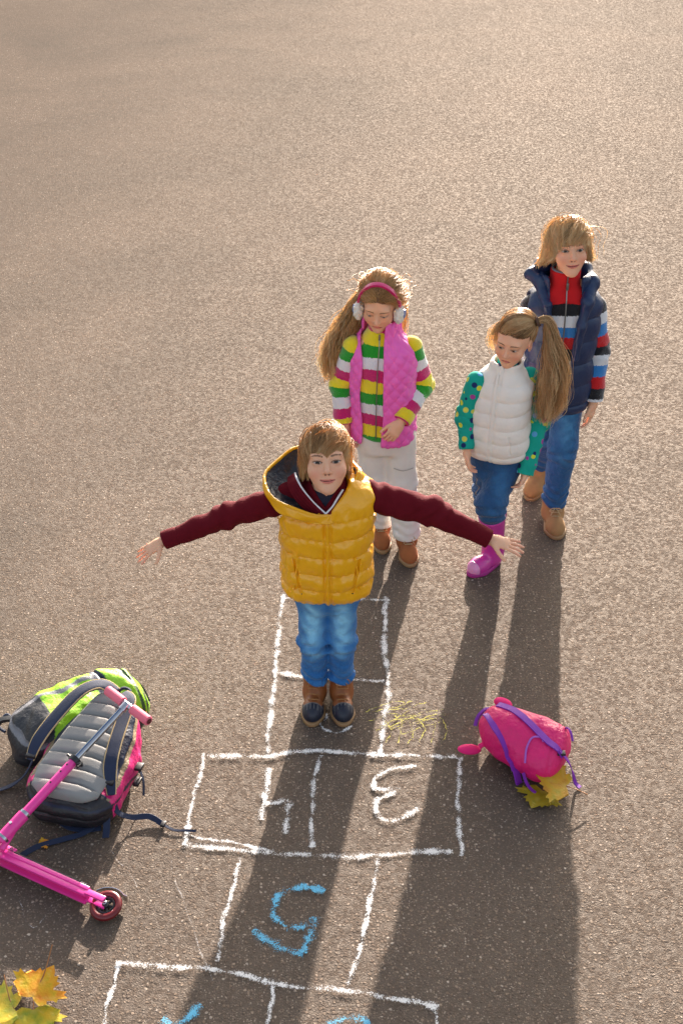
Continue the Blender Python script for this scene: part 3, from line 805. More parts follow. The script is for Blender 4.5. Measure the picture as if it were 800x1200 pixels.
def suede_boot(root, heel, yaw, L, W, top, c1, c2, pitch=0., laces=True, r=.046):
    f = lambda P: shoe_sdf(P, heel, yaw, L, W, top, r, pitch)[0]-.0015*wob(P, 70, 2.)
    def cb(v):
        q = shoe_sdf(v, heel, yaw, L, W, top, r, pitch)[1]; c = np.tile(np.array(c1, F), (len(v), 1))
        k = (q[:, 2] < .045+.03*np.clip((-.05-q[:, 1])/.05, 0, 1)*(q[:, 1] < -.05)); return np.where(k[:, None], np.array(c2, F), c)
    hx, hy, hz = heel; lo = (hx-.16, hy-.20, hz-.06); hi = (hx+.16, hy+.14, hz+top+.06)
    o = sdf_obj('boot', f, lo, hi, .003, M['suede'], root, col=cb)
    sdf_obj('sole', lambda P: sole_sdf(P, heel, yaw, L*1.03, W*1.08, .018, pitch)[0], lo, hi, .003, M['rubber_sole'], o)
    if laces and not pitch: boot_laces('lace', heel, yaw, [(-.078, .070, .016), (-.064, .082, .018), (-.054, .096, .019)], M['pale_lace'], o)
    return o

M['suede'] = mat('suede', None, rough=.95, bump=(160, .4, .002), vary=.18)
M['pale_lace'] = mat('pale_lace', (.50, .36, .20), rough=.9)
M['pink_quilt'] = mat('pink_quilted_nylon', (.84, .12, .50), rough=.42, bump=(70, .35, .004), vary=.06)
M['cream_pants'] = mat('cream_cotton', (.72, .67, .63), rough=.9, bump=(60, .4, .005), vary=.06)
M['white_vest'] = mat('cream_padded_fabric', (.82, .77, .70), rough=.75, bump=(65, .45, .005), vary=.05)
M['navy_vest'] = mat('navy_nylon', (.008, .026, .085), rough=.42, bump=(70, .5, .005), vary=.15)
M['white_knit'] = mat('white_knit', (.76, .76, .78), rough=.95, bump=(220, .5, .002))
M['magenta'] = mat('magenta_plastic', (.55, .01, .13), rough=.35, bump=(120, .3, .001))
M['fluff'] = mat('cream_fluff', (.80, .74, .66), rough=1., bump=(160, 1., .006), sheen=.5)
M['welly'] = mat('pink_rubber', (.56, .035, .30), rough=.28, coat=.3, vary=.08)
YEL, GRN, WHT, MAG = (.80, .66, .015), (.01, .30, .015), (.74, .72, .76), (.55, .008, .14)
M['girl_stripes'] = stripe_mat('girl_striped_fleece', [YEL, GRN, WHT, MAG])
M['boy_stripes'] = stripe_mat('boy_striped_knit', [(.010, .010, .014), (.74, .75, .78), (.03, .22, .58), (.60, .008, .012)])
RED = (.60, .008, .012)
M['red_knit'] = mat('red_knit', RED, rough=.95, bump=(240, .5, .002))
M['grey_knit'] = mat('grey_knit', (.22, .22, .28), rough=.95, bump=(240, .5, .002))

# ------------------------------------------------------------------ girl with earmuffs
def earmuff_girl():
    root = empty('person', (.19, 4.76, 0), 'girl with magenta earmuffs, open pink quilted vest and bright striped fleece looking down', 'person')
    h = Head((-.036, -.015, 1.172), -12, -19, 2, .205, smile=.1, lids=.62, jaw=.92, look=(0, -.55)); h.iris = (.10, .13, .15)
    legs = [[(-.062, .0, .62), (-.045, .02, .34), (-.015, .085, .10)], [(.052, .0, .62), (.068, -.015, .34), (.095, -.02, .10)]]
    arms = [[(-.142, .005, .972), (-.190, .02, .80), (-.178, -.02, .655)], [(.094, .005, .972), (.142, .015, .80), (.060, -.10, .700)]]
    torso = [(.56, -.01, 0, .08, .06), (.70, -.02, 0, .09, .06), (.90, -.02, 0, .10, .06), (1.0, -.025, .0, .10, .05), (1.04, -.028, .01, .04, .04)]
    hands = [dict(w=(-.176, -.024, .640), d=(.20, -.2, -1), n=(1, -.3, .1), side=(.2, -1, .1), L=.125, curl=(.35, .45, .3), spread=.03, thumb=(.5, .2)),
             dict(w=(.052, -.110, .690), d=(-.50, -.35, -.70), n=(-.2, 1., -.3), side=(-.8, .1, .5), L=.125, curl=(.5, .6, .4), spread=.03, thumb=(.5, .3))]
    hc = (.20, .095, .035)
    hl = lambda q: ((q[:, 2] > .066-.32*np.abs(q[:, 0])) & (q[:, 1] < .01) & (np.abs(q[:, 0]) < .2)) | (q[:, 1] > .005) & (q[:, 2] > -.06)
    body(root, h, torso, legs, arms, hands, SKIN, hc, (.20, .10, .05), hl, neck_base=(-.028, .01, 1.02), lo=(-.3, -.3, .02), hi=(.3, .22, 1.35), ra=(.028, .024, .019))
    kn = np.array([.0, .10, .03])
    def flow(p):
        s = np.sign(p[:, 0]+1e-4)[:, None]*np.array([[.6, 0, 0]])
        d = (kn-p); d = d/(np.linalg.norm(d, axis=1, keepdims=True)+1e-6); d[:, 2] -= .05; return d+s*.4*np.exp(-(p[:, [1]]+.05)**2/.004)
    reg = lambda p: ((p[:, 2] > .070-.35*np.abs(p[:, 0])+.006*np.sin(p[:, 0]*900+p[:, 2]*1700)) & (p[:, 1] < .01)) | ((p[:, 1] >= .01) & (p[:, 2] > -.05))
    P1 = grow(h, 5200, flow, reg, lambda p, c: np.where(np.linalg.norm(c-kn, axis=1) < .045, 9., -9.), seed=8, off=(.003, .024), grav=.0, gravgrow=.3, wave=.26, jit=.26, steps=18)
    P1b = grow(h, 420, flow, lambda p: reg(p) & (p[:, 1] > .0), lambda p, c: np.where(c[:, 1] > .02, -.07, -.03), seed=9, keep=None, off=(.012, .038), grav=.0, gravgrow=.3, wave=.4, jit=.5, steps=12)
    B = lambda pts, *a, **k: bundle(pts, *a, **k)
    Ks = [B([(-.085, .05, 1.20), (-.125, .07, 1.12), (-.185, .06, 1.0), (-.225, .05, .90), (-.215, .045, .80)], [.030, .038, .045, .045, .035], 1700, K=22, wave=.017, seed=1, fly=.35),
          B([(-.06, .085, 1.22), (-.10, .095, 1.10), (-.12, .10, .98), (-.15, .10, .86)], [.04, .05, .05, .035], 900, K=22, wave=.010, seed=2, fly=.3),
          B([(.02, .075, 1.20), (.03, .10, 1.10), (.02, .11, .98), (-.0, .11, .88)], [.04, .045, .045, .03], 500, K=22, wave=.010, seed=3, fly=.3)]
    def re(P, K=12):
        i = np.linspace(0, P.shape[1]-1, K); a = np.floor(i).astype(int); b = np.minimum(a+1, P.shape[1]-1); f = (i-a)[None, :, None]; return P[:, a]*(1-f)+P[:, b]*f
    A = np.concatenate([re(P1, 18)]+[re(k, 18) for k in Ks])
    A, tn = clump(A, 28, .6, 2)
    strands('hair', A, .0008, .0004, hair_mat('golden_hair', (.32, .165, .06), (.90, .58, .25), (1., .86, .58), .5), root, tn)
    # fleece
    tw = -.22
    fs_ = [(.575, -.018, -.002, .118, .086), (.62, -.018, -.002, .126, .092), (.75, -.02, 0, .124, .092), (.90, -.022, 0, .128, .090), (.97, -.024, .002, .122, .078), (1.02, -.027, .004, .082, .062), (1.055, -.03, .004, .056, .054), (1.085, -.032, .004, .052, .052)]
    ff = lambda P: smax(loft(P, fs_, tw)-.003*wob(P, 45, 2.), -cap(P, (-.032, -.004, 1.07), (-.034, -.01, 1.2), .043, .05), .004)
    sdf_obj('fleece', ff, (-.2, -.14, .55), (.16, .13, 1.12), .0034, M['girl_stripes'], root, attrs={'t': lambda v: (1.058-v[:, 2]+.005*wob(v, 28, 2.))/.050+4})
    for i, A_ in enumerate(arms):
        sleeve(root, A_, (.047, .046, .042), M['girl_stripes'], attr=lambda v, L, i=i: np.maximum(L+.045+.005*wob(v, 30, 3.), .012)/.0455+4, wr=.0028, seed=2.+i)
        cuff_ring(root, A_, .031, M['magenta'], at=.010)
    MB().strap(smooth_path([(-.048, -.092, .60), (-.048, -.097, .75), (-.046, -.094, .90), (-.040, -.078, 1.0), (-.038, -.056, 1.055)], 40), .004, .004, (0, -1, .1)).build('zip', M['zip'], root)
    MB().box((-.039, -.064, 1.045), (.004, .003, .012)).build('zip_pull', M['zip'], root)
    # open quilted vest
    vs = [(.555, -.018, 0, .128, .098), (.60, -.018, 0, .138, .108), (.75, -.02, 0, .136, .108), (.90, -.022, 0, .142, .104), (.965, -.024, .0, .140, .092), (1.01, -.028, .004, .112, .078), (1.045, -.03, .006, .082, .072), (1.105, -.03, .008, .078, .074)]
    inn = [(z+(-.05 if i == 0 else .05 if i == len(vs)-1 else 0), cx, cy, rx-.011, ry-.012) for i, (z, cx, cy, rx, ry) in enumerate(vs)]
    def fv(P):
        d = loft(P, vs, tw, n=2.3); u, w = loft_uv(P, vs, tw)
        ang = np.arctan2(u, -w)*.125
        q = np.sqrt(np.abs(np.sin((ang+P[:, 2]*.9)*PI/.052)*np.sin((ang-P[:, 2]*.9)*PI/.052)))
        d = d-.0055*q-.0022*wob(P, 50, 6.)+.001
        d = smax(d, -loft(P, inn, tw, n=2.3, k=.004), .004)
        z = P[:, 2]
        lf = -.070-.004*np.clip((z-.9)/.2, 0, 1)+.006*np.sin(z*22); rt = .022-.012*np.clip((.7-z)/.15, 0, 1)+.008*np.clip((z-1.0)/.1, 0, 1)
        op = np.maximum(np.maximum(lf-u, u-rt), w+.0)
        d = smax(d, -op, .008)
        for A_ in arms:
            a = np.asarray(A_[0], F); e = unit(np.asarray(A_[1], F)-a); o = V(np.sign(a[0]+.02)*.024, 0, .0)
            d = smax(d, -cap(P, a+o+V(0, 0, .01), a+e*.09+o, .056, .050), .008)
        return d
    sdf_obj('quilted_vest', fv, (-.22, -.17, .52), (.19, .16, 1.14), .0032, M['pink_quilt'], root, mg=.014)
    # trousers
    wst = [(.50, -.005, 0, .11, .075), (.56, -.005, 0, .122, .086), (.64, -.01, 0, .122, .086), (.72, -.01, 0, .11, .08)]
    fp = lambda P: smax(trousers_sdf(P, legs, (.070, .064, .062), wst, fold=.004), .075-P[:, 2], .006)
    sdf_obj('trousers', fp, (-.18, -.16, .05), (.2, .2, .68), .0036, M['cream_pants'], root)
    MB().strap(smooth_path([(.03, -.075, .45), (.07, -.088, .445), (.115, -.070, .45)], 10), .003, .002, (0, -1, 0)).build('pocket_seam', mat('grey_seam_thread', (.40, .36, .34)), root)  # pocket seam strip, a darker grey than the trousers
    suede_boot(root, (-.015, .10, 0), .05, .19, .078, .11, (.30, .095, .028), (.30, .095, .028))
    suede_boot(root, (.098, -.005, 0), .08, .19, .080, .11, (.32, .10, .030), (.32, .10, .030))
    # earmuffs
    em = MB(); arc = []
    for i in range(25):
        a = PI*i/24; arc.append(h.w((-.092*math.cos(a), -.026-.012*math.sin(a), -.004+.140*math.sin(a))))
    em.strap(arc, .020, .010, ups=[tuple(h.R@np.array([-math.cos(PI*i/24), 0, math.sin(PI*i/24)])) for i in range(25)])
    band = em.build('earmuffs', M['magenta'], root)
    for sx in (-1, 1):
        c = h.w((sx*.088, -.034, -.020)); R = h.R
        f = lambda P: ell(P, c, (.021, .036, .040), R)-.0035*wob(P, 190, 1.)-.002*wob(P, 310, 5.)
        sdf_obj('ear_pad', f, c-.06, c+.06, .0025, M['fluff'], band)
        a = h.w((sx*.100, -.030, -.018)); b = h.w((sx*.113, -.030, -.018))
        MB().tube([a, b, h.w((sx*.115, -.030, -.018))], [.019, .017, .012], 20).build('ear_cap', mat('pearly_blue_plastic', (.16, .22, .42), rough=.35), band)
    return root

# ------------------------------------------------------------------ small girl stepping forward
def pony_girl():
    root = empty('person', (.68, 4.68, 0), 'smallest girl with a side ponytail, cream vest, dotted teal sleeves and pink rubber boots', 'person')
    h = Head((.004, -.01, 1.047), -27, -8, 5, .200, smile=-.25, lids=.30, jaw=.96, look=(-.15, -.25)); h.iris = (.07, .05, .035)
    legs = [[(-.066, .02, .53), (-.048, .06, .31), (.012, .19, .13)], [(.025, .0, .53), (-.056, -.125, .355), (-.022, -.045, .10)]]
    arms = [[(-.135, -.01, .86), (-.170, -.01, .71), (-.165, -.075, .60)], [(.085, .03, .86), (.132, .01, .68), (.088, -.075, .50)]]
    torso = [(.48, -.03, 0, .08, .06), (.62, -.03, 0, .09, .06), (.80, -.03, 0, .09, .06), (.88, -.025, .0, .09, .05), (.92, -.015, .01, .04, .04)]
    hands = [dict(w=(-.165, -.080, .585), d=(.10, -.25, -1), n=(1, -.2, .1), side=(.2, -1, .1), L=.112, curl=(.4, .5, .3), spread=.03, thumb=(.4, .2)),
             dict(w=(.085, -.082, .49), d=(-.3, -.4, -.8), n=(-1, 0, .2), side=(0, -1, .3), L=.105, curl=(.5, .5, .3), spread=.03, thumb=(.4, .2))]
    hc = (.16, .075, .03)
    hl = lambda q: ((q[:, 2] > .066-.30*np.abs(q[:, 0])) & (q[:, 1] < .01)) | (q[:, 1] > .03) & (q[:, 2] > -.06) | (q[:, 1] > -.01) & (q[:, 2] > .02)
    body(root, h, torso, legs, arms, hands, SKIN, hc, (.14, .07, .035), hl, neck_base=(-.015, .01, .90), lo=(-.28, -.3, .02), hi=(.26, .28, 1.24), ra=(.026, .022, .018), rl=(.045, .034, .026), neck_r=.038)
    kn = np.array([.072, .052, .085])
    def flow(p):
        d = kn-p; n = np.linalg.norm(d, axis=1, keepdims=True); return d/(n+1e-6)
    reg = lambda p: (((p[:, 2] > .070-.30*np.abs(p[:, 0])+.006*np.sin(p[:, 0]*900+p[:, 2]*1700)) & (p[:, 1] < .01)) | ((p[:, 1] >= .01) & (p[:, 2] > -.055)) | ((p[:, 1] > -.01) & (p[:, 2] > .02)))
    P1 = grow(h, 5200, flow, reg, lambda p, c: np.where(np.linalg.norm(c-kn, axis=1) < .026, 9., -9.), seed=5, off=(.002, .012), grav=.0, gravgrow=.0, wave=.07, jit=.10, steps=24)
    P1b = grow(h, 330, flow, lambda p: reg(p) & (p[:, 0] < .03) & (p[:, 2] > .0) & (p[:, 1] > .0), lambda p, c: p[:, 2]*0-9., seed=6, off=(.010, .040), grav=.3, gravgrow=.8, wave=.35, jit=.8, steps=10)
    k0 = h.w((.080, .056, .088))
    K1 = bundle([k0, k0+V(.035, -.005, .012), (.150, -.02, 1.06), (.172, -.04, .94), (.165, -.055, .82), (.140, -.06, .70)], [.012, .022, .034, .041, .038, .024], 2200, K=24, wave=.014, wl=.15, seed=4, fly=.55, cutoff=.30)
    K2 = bundle([h.w((-.06, -.01, .08)), h.w((-.085, -.015, .03)), h.w((-.088, -.01, -.03)), h.w((-.08, .01, -.07))], [.010, .014, .016, .014], 130, K=14, wave=.007, wl=.07, seed=7, fly=1.2)
    def re(P, K=20):
        i = np.linspace(0, P.shape[1]-1, K); a = np.floor(i).astype(int); b = np.minimum(a+1, P.shape[1]-1); f = (i-a)[None, :, None]; return P[:, a]*(1-f)+P[:, b]*f
    A = np.concatenate([re(P1), re(K1), re(K2)])
    A, tn = clump(A, 28, .6, 3)
    strands('hair', A, .0008, .00035, hair_mat('dark_blond_hair', (.24, .12, .048), (.80, .50, .23), (1., .82, .50), .45), root, tn)
    MB().torus(k0, (1, -.2, .5), .015, .0065, 24, 8).build('hair_tie', mat('brown_elastic', (.10, .05, .03)), root)
    # teal dotted shirt
    m = bpy.data.materials.new('teal_dotted_jersey'); g = G(nodes_of(m)); tc = g.n('ShaderNodeTexCoord').outputs['Object']
    vo = g.n('ShaderNodeTexVoronoi', Vector=tc, Scale=30., Randomness=.75); s = g.n('ShaderNodeSeparateColor', Color=vo.outputs['Color'])
    dc = g.ramp(s.outputs[0], [(0., (.60, .66, .05)), (.30, (.10, .35, .62)), (.50, (.35, .06, .30)), (.68, (.015, .03, .12)), (.82, (.60, .62, .10))], 'CONSTANT')
    c = g.mix(g.ramp(vo.outputs['Distance'], [(0, (1, 1, 1)), (.33, (1, 1, 1)), (.36, (0, 0, 0))]), (.01, .34, .26), dc)
    p, _ = principled(g, **{'Base Color': c, 'Roughness': .9, 'Specular IOR Level': .2})
    g.set(p, 'Normal', g.n('ShaderNodeBump', Strength=.3, Distance=.003, Height=g.n('ShaderNodeTexNoise', Vector=tc, Scale=80., Detail=3.).outputs[0]).outputs[0])
    sleeve(root, arms[0], (.044, .039, .031), m, seed=1.); sleeve(root, arms[1], (.046, .043, .036), m, seed=3., cuff=.03)
    tw = -.38
    sdf_obj('shirt_collar', lambda P: smax(cap(P, (-.016, .0, .86), (-.012, -.002, .945), .050, .043), -cap(P, (-.014, .0, .90), (-.010, -.004, 1.0), .037, .036), .003), (-.1, -.1, .8), (.08, .09, .99), .003, m, root)
    vs = [(.525, -.030, -.004, .108, .088), (.552, -.030, -.006, .124, .104), (.61, -.030, -.006, .130, .112), (.69, -.030, -.004, .124, .108), (.78, -.028, 0, .122, .100), (.855, -.025, .002, .120, .088), (.895, -.022, .004, .092, .074), (.925, -.018, .004, .066, .062), (.955, -.016, .004, .062, .060)]
    seams = np.array([.525, .568, .63, .69, .75, .81, .875, 1.0])
    def fv(P):
        u, w = loft_uv(P, vs, tw); z = P[:, 2]+.003*np.sin(u*40)
        i = np.clip(np.searchsorted(seams, z)-1, 0, len(seams)-2); a = seams[i]; b = seams[i+1]
        pf = np.sqrt(np.clip(np.sin(PI*np.clip((z-a)/(b-a), 0, 1)), 0, 1))
        d = loft(P, vs, tw, n=2.5)-.006*pf+.002-.0028*wob(P*V(2, 2, .8), 42, 3.)*(1.3-pf)
        d = d+np.where(w < 0, .004*np.exp(-((np.abs(u+.004)-.010)/.004)**2), 0)
        pk = np.where((w < 0) & (z > .585) & (z < .67), np.exp(-((u-.075+(z-.62)*.12)/.003)**2), 0)
        d = d+.005*pk
        for A_ in arms:
            aa = np.asarray(A_[0], F); e = unit(np.asarray(A_[1], F)-aa); o = V(np.sign(aa[0]+.02)*.012, 0, .004)
            d = smax(d, -cap(P, aa+o, aa+e*.09+o, .047, .043), .007)
        return smax(d, -cap(P, (-.016, .0, .92), (-.010, -.01, 1.05), .050, .058), .006)
    sdf_obj('padded_vest', fv, (-.2, -.17, .44), (.15, .16, .99), .0032, M['white_vest'], root, mg=.014)
    e = rot(tw)  # zip ridge
    zp = []
    for z, r in ((.555, .110), (.62, .117), (.70, .112), (.80, .101), (.87, .084), (.92, .066)):
        q = np.array([-.004, -r, 0])@e.T; zp.append((q[0]-.028, q[1], z))
    MB().strap(smooth_path(zp, 36), .010, .006, (math.sin(tw), -math.cos(tw), .1)).build('zip_placket', M['white_vest'], root)
    wst = [(.42, -.03, 0, .09, .07), (.47, -.03, 0, .108, .080), (.55, -.03, 0, .110, .082), (.62, -.03, 0, .1, .08)]
    fj = lambda P: trousers_sdf(P, legs, (.070, .060, .044), wst, fold=.008)
    sdf_obj('jeans', lambda P: smax(fj(P), -np.minimum(9, P[:, 2]-.14), .01), (-.19, -.24, .12), (.15, .26, .58), .0034, M['denim'], root, col=lambda v: denim_col(v, legs, (.010, .065, .18), (.03, .15, .33), .7))
    for (hl_, yaw, pit, leg, vis) in (((-.020, -.045, .0), math.radians(-46), 0., legs[1], 1), ((.016, .22, .045), math.radians(-12), -.55, legs[0], 0)):
        an = np.asarray(leg[2], F); kn_ = np.asarray(leg[1], F); tp = an+(kn_-an)*.72
        def fb(P):
            d, q = shoe_sdf(P, hl_, yaw, .185, .082, .115, .040, pit)
            f_ = smin(d, cap(P, an+V(0, 0, -.01), tp, .045, .058), .03); e = unit(tp-an)
            f_ = smax(f_, (P-tp)@e, .004); return smax(f_, -cap(P, tp-e*.03, tp+e*.1, .048, .056), .003)
        lo = np.minimum(np.array(hl_)-(.2, .22, .06), tp-.08); hi = np.maximum(np.array(hl_)+(.16, .12, .1), tp+.08)
        b = sdf_obj('rubber_boot', fb, lo, hi, .003, M['welly'], root)
        sdf_obj('sole', lambda P: sole_sdf(P, hl_, yaw, .19, .088, .018, pit)[0], lo, hi, .003, mat('dark_pink_rubber_sole', (.36, .02, .20), rough=.6), b)
        R = rot(yaw, pit, 0); q0 = np.asarray(hl_, F)
        f2 = lambda P: smax(np.abs(shoe_sdf(P, hl_, yaw, .185, .082, .115, .040, pit)[0]-.001)-.0016, -(((q0-P)@R)[:, 1]-.124)*1., .002)
        sdf_obj('toe_highlight', f2, lo, hi, .0026, mat('highlight_pink_rubber', (.76, .28, .52), rough=.25), b)  # small highlight on the boot toe, put in as a paler pink shell
    return root

# ------------------------------------------------------------------ tall boy in navy vest
def tall_boy():
    root = empty('person', (.93, 5.02, 0), 'tallest boy with wavy blond hair, open navy vest and striped jumper, standing at the back', 'person')
    h = Head((-.006, -.02, 1.305), 3, 12, -3, .220, smile=1.0, parted=.26, jaw=.93, look=(-.05, 0)); h.iris = (.06, .045, .03)
    legs = [[(-.058, .02, .69), (-.018, .10, .38), (.020, .28, .13)], [(.058, .0, .69), (.048, -.06, .39), (.040, -.035, .11)]]
    arms = [[(-.130, .01, 1.04), (-.165, .03, .84), (-.125, -.02, .63)], [(.136, .01, 1.035), (.170, .015, .830), (.165, -.03, .635)]]
    torso = [(.62, 0, 0, .09, .07), (.80, 0, 0, .10, .07), (1.02, 0, 0, .11, .065), (1.13, -.002, .005, .10, .05), (1.17, -.004, .01, .045, .045)]
    hands = [dict(w=(-.124, -.022, .615), d=(.20, -.2, -1), n=(1, -.2, .1), side=(.2, -1, .1), L=.14, curl=(.3, .4, .3), spread=.03, thumb=(.4, .2)),
             dict(w=(.165, -.033, .618), d=(-.05, -.12, -1), n=(-.9, .5, 0), side=(-.4, -1, .1), L=.142, curl=(.25, .35, .25), spread=.05, thumb=(.45, .2))]
    hc = (.26, .13, .05)
    hl = lambda q: ((q[:, 2] > .055-.2*np.abs(q[:, 0])) & (q[:, 1] < .01)) | (q[:, 1] > .02) & (q[:, 2] > -.08) | (q[:, 1] > -.01) & (q[:, 2] > .0)
    body(root, h, torso, legs, arms, hands, SKIN, hc, (.16, .08, .035), hl, neck_base=(-.004, .01, 1.15), lo=(-.32, -.3, .02), hi=(.32, .42, 1.52), ra=(.031, .026, .021))
    cro = np.array([.005, .045, .118])
    def flow(p):
        d = p-cro; d[:, 2] *= .3; d = d/(np.linalg.norm(d, axis=1, keepdims=True)+1e-6)
        fr = np.exp(-((p[:, 1]+.06)/.05)**2)[:, None]; return d+fr*np.array([[-.45, 0, 0]])
    reg = lambda p: (p[:, 2] > .040) | ((p[:, 1] > -.005) & (p[:, 2] > -.045))
    def zend(p, c):
        x = np.abs(c[:, 0]); z = .036-.16*np.clip(x-.02, 0, 1)-.008*np.sin(c[:, 0]*120+1)
        z = np.where(c[:, 1] > -.062, -.03, z); z = np.where(c[:, 1] > -.03, -.050, z); return np.where(c[:, 1] > .03, -.060, z)
    P1 = grow(h, 6800, flow, reg, zend, seed=13, off=(.003, .020), grav=.12, gravgrow=1.1, wave=.48, jit=.34, steps=24, flare=.65)
    P2 = grow(h, 500, flow, reg, zend, seed=14, off=(.014, .036), grav=.05, gravgrow=.9, wave=.40, jit=.40, steps=24, flare=.95)
    A = np.concatenate([P1, P2])
    A, tn = clump(A, 28, .85, 4)
    strands('hair', A, .0008, .0004, hair_mat('wavy_blond_hair', (.34, .18, .07), (.98, .68, .33), (1., .87, .60), .42), root, tn)
    js = [(.60, .0, -.002, .118, .088), (.70, 0, -.002, .126, .092), (.85, 0, 0, .126, .092), (1.0, 0, 0, .138, .090), (1.07, -.002, .002, .138, .080), (1.12, -.003, .004, .095, .066), (1.155, -.004, .004, .062, .058), (1.20, -.004, .0, .056, .055)]
    fj = lambda P: smax(loft(P, js)-.0025*wob(P, 45, 2.), -cap(P, (-.004, .0, 1.18), (-.004, -.01, 1.35), .046, .052), .004)
    o = sdf_obj('jumper', fj, (-.18, -.13, .58), (.18, .13, 1.23), .0034, M['boy_stripes'], root, attrs={'t': lambda v: (1.085-v[:, 2]+.005*wob(v, 28, 5.))/.050+4})
    # red yoke and stand collar over the stripes
    ys = [(z, cx, cy, rx+.004, ry+.004) for (z, cx, cy, rx, ry) in js[3:-1]]+[(1.21, -.004, .0, .062, .061)]
    def fy(P):
        d = smax(loft(P, ys, k=.004), -cap(P, (-.004, .0, 1.17), (-.004, -.01, 1.4), .049, .055), .004)
        return smax(d, 1.088-.02*np.sin(np.abs(P[:, 0])*9)-P[:, 2], .004)
    sdf_obj('collar', fy, (-.18, -.13, 1.02), (.18, .13, 1.24), .003, M['red_knit'], root)
    MB().torus((-.004, -.001, 1.212), (0, -.05, 1), .054, .0055, 36, 8).build('collar_lining', M['grey_knit'], root)
    MB().strap(smooth_path([(-.004, -.093, .62), (-.004, -.099, .8), (-.004, -.096, 1.0), (-.004, -.085, 1.09), (-.004, -.068, 1.15), (-.004, -.066, 1.205)], 40), .005, .005, (0, -1, .2)).build('zip', M['zip'], root)
    MB().box((-.004, -.075, 1.16), (.005, .004, .015)).build('zip_pull', M['zip'], root)
    for i, A_ in enumerate(arms):
        sleeve(root, A_, (.048, .048, .043), M['boy_stripes'], attr=lambda v, L: np.maximum(L+.034+.005*wob(v, 30, 4.), .012)/.0495+4, wr=.0028, seed=5.+i)
        cuff_ring(root, A_, .036, M['white_knit'], at=.012)
    vs = [(.575, 0, 0, .130, .100), (.62, 0, -.002, .146, .116), (.72, 0, -.002, .148, .118), (.86, 0, 0, .148, .116), (1.0, 0, 0, .160, .112), (1.06, 0, .002, .162, .102), (1.105, -.002, .004, .138, .092), (1.135, -.003, .008, .112, .088), (1.19, -.004, .012, .108, .092)]
    inn = [(z+(-.06 if i == 0 else .06 if i == len(vs)-1 else 0), cx, cy, rx-.018, ry-.018) for i, (z, cx, cy, rx, ry) in enumerate(vs)]
    seams = np.array([.57, .625, .72, .82, .92, 1.02, 1.13, 1.3])
    def fv(P):
        u, w = P[:, 0], P[:, 1]; z = P[:, 2]+.003*np.sin(u*40)
        i = np.clip(np.searchsorted(seams, z)-1, 0, len(seams)-2); a = seams[i]; b = seams[i+1]
        pf = np.sqrt(np.clip(np.sin(PI*np.clip((z-a)/(b-a), 0, 1)), 0, 1))
        d = loft(P, vs, 0, n=2.5)-.008*pf+.003-.0035*wob(P*V(2, 2, .8), 42, 3.)*(1.2-pf)-.003*wob(P, 34, 8.)
        d = smax(d, -loft(P, inn, 0, n=2.4, k=.004), .005)
        z = P[:, 2]; k = np.clip((z-.68)/.42, 0, 1)
        lf = -.024-.050*k+.004*np.sin(z*24); rt = .026+.030*k+.006*np.sin(z*19)
        op = np.maximum(np.maximum(lf-u, u-rt), w)
        d = smax(d, -op, .012)
        for A_ in arms:
            aa = np.asarray(A_[0], F); e = unit(np.asarray(A_[1], F)-aa); o = V(np.sign(aa[0])*.036, 0, .006)
            d = smax(d, -cap(P, aa+o, aa+e*.09+o, .056, .052), .008)
        return d
    vo = sdf_obj('open_vest', fv, (-.24, -.17, .54), (.24, .17, 1.24), .0034, M['navy_vest'], root, mg=.016)
    # thick rolled collar and lapels of the vest
    f1 = lambda P: smin(chain(P, [(.052, -.122, .86), (.062, -.118, 1.0), (.082, -.088, 1.10), (.105, -.02, 1.155), (.085, .065, 1.18), (0, .098, 1.19)], [.014, .018, .024, .030, .030, .028], .02),
                        chain(P, [(-.070, -.118, .98), (-.084, -.094, 1.09), (-.118, -.025, 1.165), (-.150, .0, 1.185), (-.105, .055, 1.20), (0, .098, 1.19)], [.010, .016, .024, .020, .028, .028], .02), .02)-.004*wob(P, 60, 2.)
    sdf_obj('vest_collar', f1, (-.2, -.17, .82), (.16, .15, 1.25), .0034, M['navy_vest'], root)
    wst = [(.58, 0, 0, .10, .08), (.64, 0, 0, .122, .09), (.72, 0, 0, .124, .09), (.80, 0, 0, .11, .085)]
    def ft(P):
        d = trousers_sdf(P, legs, (.074, .062, .054), wst, fold=.007)
        for hip, kn_, an in legs:
            an = np.asarray(an, F); e = unit(an-np.asarray(kn_, F)); near = np.linalg.norm(P-an, axis=1) < .09
            d = np.where(near, smax(d, (P-an)@e-.02, .005), d)
        return d
    sdf_obj('jeans', ft, (-.17, -.17, .07), (.17, .36, .74), .0036, M['denim'], root, col=lambda v: denim_col(v, legs, (.012, .085, .23), (.06, .24, .46), .8))
    suede_boot(root, (.038, -.035, 0), .0, .20, .090, .125, (.36, .19, .075), (.36, .19, .075), r=.052)
    suede_boot(root, (.018, .29, .03), math.radians(-22), .20, .088, .125, (.36, .19, .075), (.36, .19, .075), pitch=-.22, r=.050)
    return root
yellow_boy(); earmuff_girl(); pony_girl(); tall_boy()

